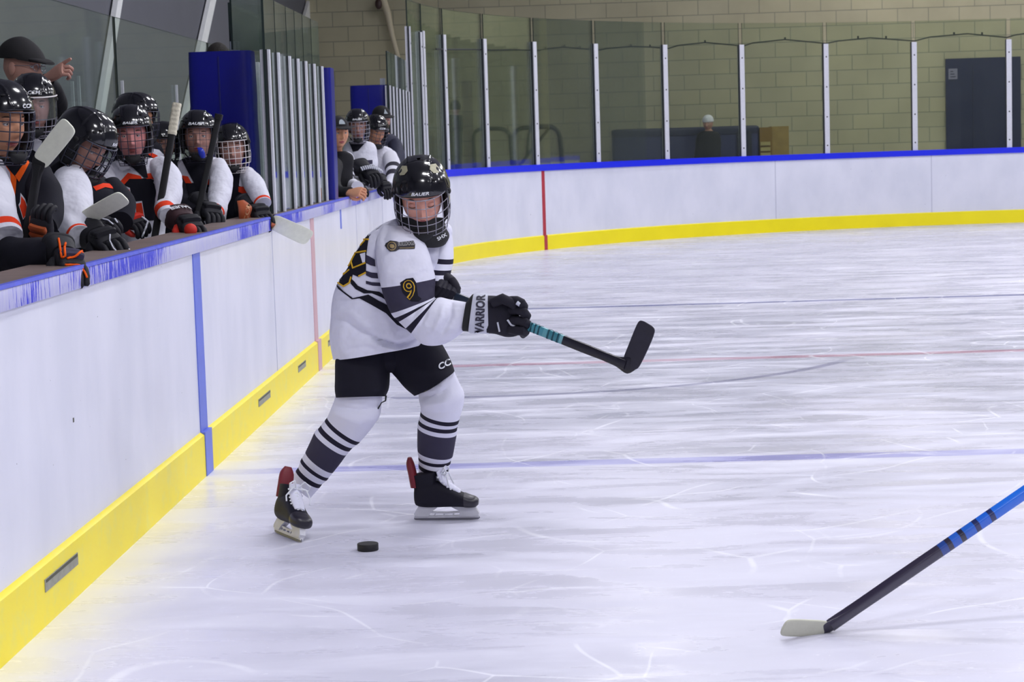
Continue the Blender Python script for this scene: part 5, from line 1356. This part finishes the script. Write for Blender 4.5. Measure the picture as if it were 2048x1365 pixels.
def hand(mb, W, D, N, s, fingers, thumb, th_side=-1):
    """bare hand: palm with four separate fingers and a thumb leaving its side; fingers = bend per finger"""
    T = frame(Vector(W), D, N) @ Matrix.Scale(s, 4); R3 = T.to_3x3()
    mb.loft([(T @ Vector((x, 0, 0)), R3 @ Vector((0, w, 0)), R3 @ Vector((0, 0, h))) for x, w, h in ((-0.09, .027, .024), (-0.03, .026, .020), (0.0, .030, .018), (0.035, .040, .017), (0.075, .042, .015), (0.092, .036, .011))], 24, 4, power=2.4)
    for i, y in enumerate((-0.031, -0.010, 0.011, 0.031)):
        L = (0.072, 0.080, 0.074, 0.058)[i]; p = Vector((0.080, y, 0.0)); a_ = 0.0; pts = [p - Vector((0.02, 0, 0)), p]; rr = [.0085, .0098]
        for ln, bd2 in ((0.45, 0.5), (0.30, 1.0), (0.25, 0.8)):
            a_ += fingers[i] * bd2
            for k in range(2):
                p = p + Vector((math.cos(a_), 0.04 * (i - 1.5), -math.sin(a_))) * (L * ln / 2); pts.append(p.copy()); rr.append((.0092, .0088)[k] * (1 - 0.10 * (ln < 0.4)))
        rr[-1] = .0055
        mb.tube([T @ q for q in pts], [r * s for r in rr], 12)
        mb.ball(T @ pts[1], .0102 * s, seg=12, rings=8)
    pts = [Vector(q) for q in thumb]; mb.tube([T @ Vector((q.x, q.y * -th_side * -1, q.z)) for q in pts], [q * s for q in (.013, .0135, .0115, .0105, .006)], 12)
Wd = at(101, 153, 9.47); Kn = at(126, 137, 9.43)
hand(c.body, Wd, Kn - Wd, (-0.35, -0.75, 0.55), 1.0, (1.4, 1.35, 1.1, 0.05), ((0.012, -0.028, -0.006), (0.035, -0.040, -0.016), (0.060, -0.036, -0.028), (0.080, -0.026, -0.034), (0.094, -0.016, -0.036)), th_side=-1)
c.done()
# --- C: big helmet, head down
d = Bencher('player with bowed black helmet bearing an orange patch, third along the first bench', (168, 288, 8.35, 62, 30, 8, 1.04), M_skin4, closed=False)
helmet(d.e, d.HM, 'BAUER', 'dark', tscale=1.0, txt_th=0.35, wr=0.0026)
d.torso([((120, 320), (185, 335), 8.45, .08), ((92, 345), (205, 352), 8.45, .12), ((85, 385), (232, 380), 8.4, .14), ((95, 440), (240, 430), 8.4, .14), ((100, 500), (225, 490), 8.45, .14)], M_bj, seed=6)
d.pt([(186, 374), (206, 367), (222, 368), (226, 378), (210, 375), (192, 382)], 'chest_trim', M_or, 0.003, 3)
d.sleeve([(140, 358, 8.30, .066), (146, 388, 8.15, .082), (143, 425, 8.05, .074), (146, 458, 8.0, .058), (160, 474, 7.95, .048)], M_slw2, 8, fold=0.006)
d.sleeve([(215, 375, 8.45, .06), (240, 410, 8.4, .065), (240, 445, 8.3, .055)], M_bj, 9)
gd1 = G(d.e, (202, 480, 7.93), (270, 508, 7.68), (0.25, -0.65, 0.7), main=M_glk, accent=M_glk, curl=0.6, s=1.12, label='black glove with white piping resting on the ledge, lower of the pair')
gd2 = G(d.e, (190, 455, 8.15), (240, 448, 8.02), (0.1, -0.6, 0.75), main=M_glk, accent=M_glk, curl=0.85, s=1.0, thumb=1, label='black glove with white piping, upper of the pair')
piping(gd1, ([(220, 470), (219, 482), (227, 497), (236, 508)], [(248, 463), (262, 472), (270, 488)], [(258, 476), (262, 490), (256, 506)], [(249, 512), (262, 504), (268, 494)]), 0.0035, M_ghl)
piping(gd2, ([(203, 438), (216, 441), (226, 449)], [(227, 434), (235, 446)]), 0.0035, M_ghl)
d.done()
stick('hockey stick whose white taped blade lies above a pair of black gloves', at(110, 640, 8.35), at(170, 437, 8.02), at(250, 394, 7.98), w=0.030, t=0.022, blademat=M_tapew, bw=0.082, curve=0.0, group='sticks on the benches')
# --- E behind D
e5 = Bencher('player in black helmet with rust coloured patch, turned right, behind the rosy faced player', (272, 238, 10.9, 62, 4, 0, 1.0), M_skin3)
helmet(e5.e, e5.HM, None, 'dark')
e5.torso([((255, 278), (300, 278), 11.0, .07), ((232, 298), (322, 294), 11.0, .11), ((225, 340), (330, 335), 11.0, .12), ((225, 420), (330, 420), 11.0, .13)], M_bj, seed=7)
e5.pt([(298, 296), (318, 300), (330, 312), (328, 330), (312, 312), (296, 304)], 'shoulder_panel', M_wj); e5.pt([(298, 303), (314, 311), (328, 328), (326, 334), (310, 318), (296, 309)], 'shoulder_trim', M_or, 0.004, 3)
e5.done()
# --- D
f = Bencher('rosy faced player in white, orange and black jersey facing out mid bench', (262, 270, 9.9, 12, 4, -2, 1.03), M_skin2)
helmet(f.e, f.HM, 'BAUER', 'dark', tscale=1.0, wr=0.0019)
f.torso([((240, 318), (288, 314), 9.95, .075), ((214, 334), (322, 322), 10.0, .12), ((205, 362), (340, 352), 10.0, .14), ((204, 405), (340, 400), 10.0, .145), ((208, 470), (330, 460), 10.0, .145)], M_wj, seed=8)
f.pt([(256, 358), (282, 357), (300, 357), (318, 366), (332, 382), (334, 410), (318, 440), (204, 450), (206, 400), (232, 384)], 'chest_panel', M_bj, 0.002, 4)
f.pt([(227, 378), (256, 346), (281, 352), (284, 358), (259, 358), (250, 368), (234, 386)], 'chest_trim', M_or, 0.0035, 3); f.pt([(291, 348), (306, 346), (319, 356), (318, 366), (304, 358), (293, 358)], 'chest_trim', M_or, 0.0035, 3)
f.pt([(244, 316), (288, 316), (296, 356), (288, 356), (266, 336), (250, 326)], 'collar', M_bj, 0.004, 4)
for nm, m, off, k in (('crest_letter_edge', M_wj, 0.004, 1.0), ('crest_letter', M_or, 0.0055, 0.84)):
    for poly in ([(252, 373), (260, 376), (263, 398), (257, 404), (264, 412), (263, 420), (246, 416), (256, 404), (254, 390)], [(270, 404), (284, 402), (286, 414), (290, 438), (288, 446), (268, 446), (271, 425)]):
        cx = sum(p[0] for p in poly) / len(poly); cy = sum(p[1] for p in poly) / len(poly)
        f.pt([(cx + (x - cx) * k, cy + (y - cy) * k) for x, y in poly], nm, m, off, 3)
lettering(f.bv, 'CCM', (306, 367), (316, 369), 5, M_txtw, f.tor, 9.9, 'maker_lettering', 0.004)
f.sleeve([(318, 334, 9.95, .055), (334, 352, 9.85, .066), (339, 385, 9.75, .062), (332, 415, 9.65, .056), (338, 434, 9.55, .046)], M_slw, 10, fold=0.006)
f.sleeve([(212, 345, 9.95, .07), (205, 380, 9.85, .08), (215, 420, 9.7, .07), (245, 448, 9.6, .055)], M_slw, 11)
g = G(f.e, (374, 450, 9.48), (424, 486, 9.18), (0.3, -0.6, 0.7), main=M_glk, cuffm=M_mar, roll=M_mar, accent=M_glr, padm=M_glk, curl=0.5, s=1.15, text='BAUER', label='maroon and black glove with red thumb draped over the board cap')
mb = MB(); mb.ball(at(381, 460, 9.27), .031, .022, .030, 18, 12); mb.build('thumb_pad', M_glr, g)
g = G(f.e, (266, 444, 9.65), (300, 458, 9.5), (0.35, -0.7, 0.5), main=M_glk, cuffm=M_mar, roll=M_mar, accent=M_glr, padm=M_glr, curl=0.9, s=0.92, text='BAUER', label='maroon and red glove on the ledge at the foot of the stick')
piping(g, ([(283, 434), (296, 444), (290, 460), (284, 474)],), 0.005, M_ghl)
f.done()
stick('upright hockey stick with white taped butt end in front of the rosy faced player', at(354, 208, 9.70), at(282, 640, 9.55), at(230, 655, 9.55), w=0.032, t=0.026, tape=mat('grip_tape_cream', (214, 208, 186), rough=0.9, bump=0.9, bscale=50, bdist=0.006), tapelen=0.155, group='sticks on the benches')
# --- F peeking
h = Bencher('half hidden player in dark helmet between the taped stick and the rosy faced player', (326, 288, 12.2, 25, 5, 0, 0.95), M_skin4)
helmet(h.e, h.HM, None, 'dark')
h.torso([((310, 325), (345, 325), 12.25, .06), ((295, 340), (360, 340), 12.3, .10), ((290, 420), (365, 420), 12.3, .12)], M_bj, seed=9); h.done()
# --- G
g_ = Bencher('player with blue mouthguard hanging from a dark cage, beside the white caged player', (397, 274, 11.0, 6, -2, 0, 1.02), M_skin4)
hh = helmet(g_.e, g_.HM, 'BAUER', 'dark', tscale=1.25, wr=0.0012)
mb = MB(); mb.loft([(g_.HM @ Vector((x, y, z)), g_.HM.to_3x3() @ Vector((0.016 * q, 0, 0)), g_.HM.to_3x3() @ Vector((0, 0.008, 0.002))) for x, y, z, q in ((0.012, -0.135, -0.062, .7), (0.02, -0.15, -0.075, 1), (0.026, -0.150, -0.10, 1.1), (0.030, -0.145, -0.118, .7))], 20, 4); mb.build('mouthguard', mat('mouthguard_blue', (34, 52, 176), rough=0.3), hh)
g_.torso([((378, 312), (420, 312), 11.05, .07), ((352, 326), (444, 322), 11.1, .11), ((345, 352), (458, 345), 11.1, .13), ((348, 400), (455, 395), 11.1, .135), ((352, 460), (450, 450), 11.1, .135)], M_wj, seed=10)
g_.pt([(357, 364), (383, 366), (408, 366), (436, 372), (432, 388), (420, 402), (424, 440), (354, 450), (356, 400)], 'chest_panel', M_bj, 0.002)
g_.pt([(356, 350), (376, 353), (384, 367), (360, 366)], 'chest_trim', M_or, 0.0035, 3); g_.pt([(409, 358), (437, 360), (440, 368), (434, 380), (430, 372), (407, 368)], 'chest_trim', M_or, 0.0035, 3)
g_.pt([(362, 316), (420, 314), (414, 345), (400, 380), (388, 366), (374, 340)], 'collar', M_bj, 0.004)
lettering(g_.bv, 'CCM', (416, 378), (430, 380), 5, M_txtw, g_.tor, 11, 'maker_lettering', 0.004)
g_.sleeve([(434, 334, 11.05, .055), (442, 355, 10.95, .064), (440, 385, 10.85, .062), (434, 412, 10.75, .056), (428, 425, 10.7, .046)], M_slw2, 12, fold=0.006)
g_.sleeve([(355, 335, 11.1, .06), (348, 370, 11.0, .07), (360, 410, 10.85, .06), (395, 430, 10.7, .05)], M_bj, 13)
G(g_.e, (415, 422, 10.7), (446, 446, 10.5), (0.5, -0.6, 0.6), main=M_glk, curl=0.7, s=1.15, label='plain black glove resting on the ledge under a white sleeve')
g_.done()
stick('black hockey stick leaning between the two helmets at the end of the first bench', at(438, 230, 10.7), at(350, 640, 10.6), at(300, 650, 10.6), w=0.032, t=0.026, tape=M_strap, tapelen=0.03, group='sticks on the benches')
# --- H
i_ = Bencher('player with white wire cage at the far end of the first bench', (464, 296, 11.5, 8, 3, -3, 1.0), M_skin4)
helmet(i_.e, i_.HM, None, 'white', wr=0.0019)
i_.torso([((450, 340), (492, 336), 11.55, .07), ((438, 352), (512, 350), 11.6, .10), ((440, 378), (524, 378), 11.6, .115), ((446, 420), (516, 415), 11.6, .12), ((450, 450), (510, 445), 11.6, .12)], M_bj, seed=11)
i_.pt([(486, 336), (500, 344), (515, 360), (520, 392), (500, 380), (478, 372), (480, 350)], 'shoulder_panel', M_wj); i_.pt([(477, 374), (492, 373), (508, 386), (514, 398), (510, 404), (498, 392), (477, 384)], 'chest_trim', M_or, 0.004, 3)
i_.sleeve([(494, 350, 11.55, .05), (507, 368, 11.45, .060), (518, 390, 11.35, .056), (526, 408, 11.3, .048)], M_slw2, 14)
g = G(i_.e, (512, 424, 11.28), (540, 444, 11.15), (0.3, -0.5, 0.8), main=M_glk, cuffm=M_glk, accent=M_brn, padm=M_glk, curl=0.7, s=1.12, label='black and orange glove holding a taped stick over the boards')
mb = MB(); mb.loft([(at(x, y, 11.2), Vector((0.011, 0, 0.012)) * q, Vector((0, 0.02, 0))) for x, y, q in ((497, 470, .8), (508, 466, 1.2), (520, 456, 1.3), (535, 450, 1.3), (548, 452, .8))], 18, 4); mb.build('orange_fingers', M_brn, g)
cf = MB(); cf.loft([rg((474, 402), (487, 400), 11.2, .03), rg((477, 415), (500, 410), 11.15, .05), rg((478, 430), (503, 420), 11.12, .055), rg((480, 446), (492, 449), 11.12, .04)], 30, 4, power=2.6); cfv = cf.bvh(); co = cf.build('loose_cuff', M_brn, g)
lettering(cfv, 'CCM', (494, 446), (503, 402), 8, mat('cuff_tan', (190, 140, 100), rough=0.6), co, 11.05, 'cuff_lettering', 0.003)
i_.done()
dH = (at(541, 441, 11.25) - at(430, 425, 12.0)).normalized()
stick('hockey stick whose white taped blade sticks out over the boards toward the ice', at(541, 441, 11.25) - dH * 0.9, at(541, 441, 11.25), at(620, 478, 11.0), w=0.030, t=0.022, blademat=M_tapew, bw=0.098, curve=0.0, nv=(0.15, -1, 0.25), group='sticks on the benches')
# head behind the pad
k = Bencher('dark haired person whose head top shows over the wide blue pad', (437, 124, 13.6, 20, 8, 0, 1.0), M_skin4, ears=True)
mb = MB(); mb.ball((0, 0.012, 0.028), 0.083, 0.100, 0.104, 32, 20, 0, k.HM, lambda p, d: Vector((p.x, p.y, max(p.z, -0.02) if d.y > -0.2 else max(p.z, 0.035)))); mb.build('hair', mat('hair_dark', (40, 34, 32), rough=0.8, bump=0.8, bscale=90, bdist=0.005), k.e)
k.torso([((412, 170), (462, 170), 13.65, .07), ((385, 195), (490, 195), 13.7, .11), ((378, 260), (495, 260), 13.7, .13), ((385, 380), (490, 380), 13.7, .13)], M_jack, 'jacket', seed=12); k.done()

# --- far bench
def ballcap(p, mlogo=None, tri=False):
    H = p.HM; mb = MB(); mb.ball((0, 0.006, 0.040), 0.083, 0.103, 0.090, 32, 20, 0, H, lambda q, d: Vector((q.x, q.y, max(q.z, 0.0)))); cpp = mb.build('baseball_cap', M_capf, p.e); R3 = H.to_3x3()
    mb = MB(); mb.loft([(H @ Vector((0, -0.085, 0.046)), R3 @ Vector((0.070, 0, 0)), R3 @ Vector((0, 0.0, 0.005))), (H @ Vector((0, -0.13, 0.042)), R3 @ Vector((0.068, 0, 0)), R3 @ Vector((0, 0.0, 0.005))), (H @ Vector((0, -0.165, 0.032)), R3 @ Vector((0.045, 0, 0)), R3 @ Vector((0, 0.0, 0.004)))], 24, 4, power=2.6); mb.build('cap_peak', M_capf, cpp)
    if mlogo:
        mb = MB(); b = []
        pts = [(-0.022, 0.062), (0.022, 0.062), (0.0, 0.105)] if tri else [(-0.028 + 0.056 * k / 6, 0.068) for k in range(7)] + [(0.028 * math.cos(t), 0.078 + 0.026 * math.sin(t)) for t in [math.pi * k / 8 for k in range(9)]]
        for x, z in pts:
            th = x / 0.09; rr_z = math.sqrt(max(0.01, 1 - ((z - 0.04) / 0.090) ** 2)); b.append(H @ Vector((0.085 * math.sin(th) * rr_z, -0.106 * math.cos(th) * rr_z + 0.004, z)))
        cc = sum(b, Vector()) / len(b) + H.to_3x3() @ Vector((0, -0.002, 0.001)); mb.v = [cc] + b
        for j in range(len(b)): mb.face((0, 1 + j, 1 + (j + 1) % len(b)))
        mb.build('cap_logo', mlogo, cpp, smooth='all')
M_cl = mat('cap_print', (150, 160, 168), rough=0.6)
n1 = Bencher('man in black baseball cap with round logo leaning over the far bench ledge', (676, 266, 16.1, 28, 2, 0, 1.05), M_skin3, ears=True); ballcap(n1, M_cl)
n1.torso([((655, 305), (690, 302), 16.2, .07), ((640, 318), (705, 312), 16.25, .11), ((632, 340), (706, 335), 16.25, .13), ((635, 380), (700, 378), 16.25, .13)], M_jack, 'jacket', seed=13)
n1.sleeve([(668, 330, 16.0, .07), (664, 365, 15.7, .07), (676, 386, 15.5, .062), (700, 387, 15.4, .048)], M_jack, 15)
Wd = at(701, 386, 15.38); Kn = at(730, 383, 15.3); hand(n1.body, Wd, Kn - Wd, (0.1, -0.8, 0.6), 1.15, (1.1, 1.15, 1.2, 1.25), ((0.012, -0.028, -0.006), (0.035, -0.042, -0.016), (0.055, -0.040, -0.028), (0.066, -0.028, -0.036), (0.072, -0.016, -0.040)), 1)
n1.done()
n2 = Bencher('player in black helmet with raised steel cage and white jersey at the far bench', (715, 252, 17.3, 6, 6, 0, 1.02), M_skin4)
helmet(n2.e, n2.HM, 'BAUER', 'steel', tscale=1.2, wr=0.0026)
n2.torso([((700, 282), (732, 282), 17.35, .07), ((688, 292), (748, 288), 17.4, .11), ((684, 312), (754, 308), 17.4, .13), ((688, 350), (750, 348), 17.4, .13)], M_wj, seed=14)
n2.pt([(694, 318), (715, 322), (745, 320), (745, 328), (715, 332), (694, 327)], 'chest_stripe', M_char); n2.pt([(696, 336), (748, 338), (748, 346), (696, 345)], 'chest_stripe', M_char)
n2.pt([(698, 284), (732, 284), (716, 302), (706, 304)], 'collar', M_bj, 0.004)
n2.sleeve([(692, 318, 17.2, .07), (690, 345, 16.9, .075), (700, 368, 16.4, .065), (715, 376, 16.0, .05)], M_slb, 16)
G(n2.e, (716, 376, 16.2), (738, 388, 16.0), (0.2, -0.5, 0.8), main=M_glk, curl=0.8, s=1.0, label='black glove beside the bare fist on the far ledge')
n2.done()
n3 = Bencher('player in black lettered helmet looking down at the far bench', (752, 262, 18.1, 30, 22, 4, 1.0), M_skin3)
helmet(n3.e, n3.HM, 'CCM', 'dark', tscale=1.4)
n3.torso([((738, 292), (770, 292), 18.2, .07), ((728, 302), (786, 300), 18.25, .11), ((724, 325), (792, 322), 18.25, .13), ((728, 360), (788, 358), 18.25, .13)], M_wj, seed=15)
n3.sleeve([(735, 312, 18.0, .07), (728, 335, 17.6, .075), (735, 355, 17.2, .065), (750, 368, 16.9, .05)], M_slb, 17)
n3.sleeve([(780, 315, 18.2, .07), (786, 338, 17.9, .075), (786, 360, 17.5, .065), (778, 375, 17.2, .05)], M_slb, 18)
g = G(n3.e, (735, 345, 16.9), (775, 368, 16.6), (0.3, -0.7, 0.6), main=M_glk, cuffm=M_glk, curl=0.8, s=1.35, label='big black glove with striped cuff over the far ledge')
mb = MB()
for k in range(11):
    t = k / 10; x = 722 + 40 * t; y = 341 - 14 * math.sin(math.pi * (0.15 + 0.6 * t)) + 8 * t; mb.tube([at(x, y, 16.75), at(x + 3.5, y + 6, 16.72)], 0.0065, 6)
mb.build('cuff_stripes', M_ghl, g)
G(n3.e, (768, 372, 16.9), (785, 392, 16.75), (0.3, -0.7, 0.6), main=M_glk, curl=0.8, s=1.0, label='black glove hanging nearest the skater at the far bench')
n3.done()
n4 = Bencher('coach in black cap with pale triangle at the end of the far bench', (763, 240, 19.2, 30, 6, 0, 1.06), M_skin4, ears=True); ballcap(n4, M_cl, True)
n4.torso([((752, 268), (785, 268), 19.3, .08), ((740, 280), (798, 278), 19.3, .12), ((735, 305), (800, 300), 19.3, .14), ((738, 350), (795, 345), 19.3, .14)], M_navy, 'jacket', seed=16)
n4.pt([(766, 292), (776, 292), (774, 304), (764, 304)], 'jacket_logo', M_ghl)
n4.sleeve([(790, 290, 19.2, .07), (794, 318, 19.0, .075), (782, 335, 18.8, .065), (765, 338, 18.6, .05)], M_navy, 19)
n4.done()
# --- people by the block wall behind the glass
q = Bencher('person in white cap and dark clothes standing before the blue padded crate', (1416, 246, 32.6, -20, 5, 0, 1.05), M_skin4)
mb = MB(); mb.ball((0, 0.006, 0.035), 0.088, 0.105, 0.092, 28, 18, 0, q.HM, lambda v, d: Vector((v.x, v.y, max(v.z, -0.02)))); mb.build('white_cap', M_wj, q.e)
q.torso([((1405, 262), (1430, 262), 32.6, .08), ((1394, 270), (1440, 270), 32.6, .12), ((1390, 295), (1442, 293), 32.6, .14), ((1388, 330), (1440, 330), 32.6, .14)], M_jack, 'jacket', seed=17); q.done()
q = Bencher('person in dark clothes standing by the block wall at the left of the end glass', (911, 216, 33.4, 160, 0, 0, 1.0), M_skin4)
mb = MB(); mb.ball((0, 0.006, 0.02), 0.088, 0.108, 0.112, 28, 18, 0, q.HM, lambda v, d: Vector((v.x, v.y, max(v.z, -0.05)))); mb.build('hair', M_capf, q.e)
q.torso([((900, 230), (922, 230), 33.4, .09), ((889, 236), (926, 236), 33.4, .13), ((884, 265), (926, 265), 33.4, .14), ((886, 330), (924, 330), 33.4, .14)], M_navy, 'coat', seed=18); q.done()
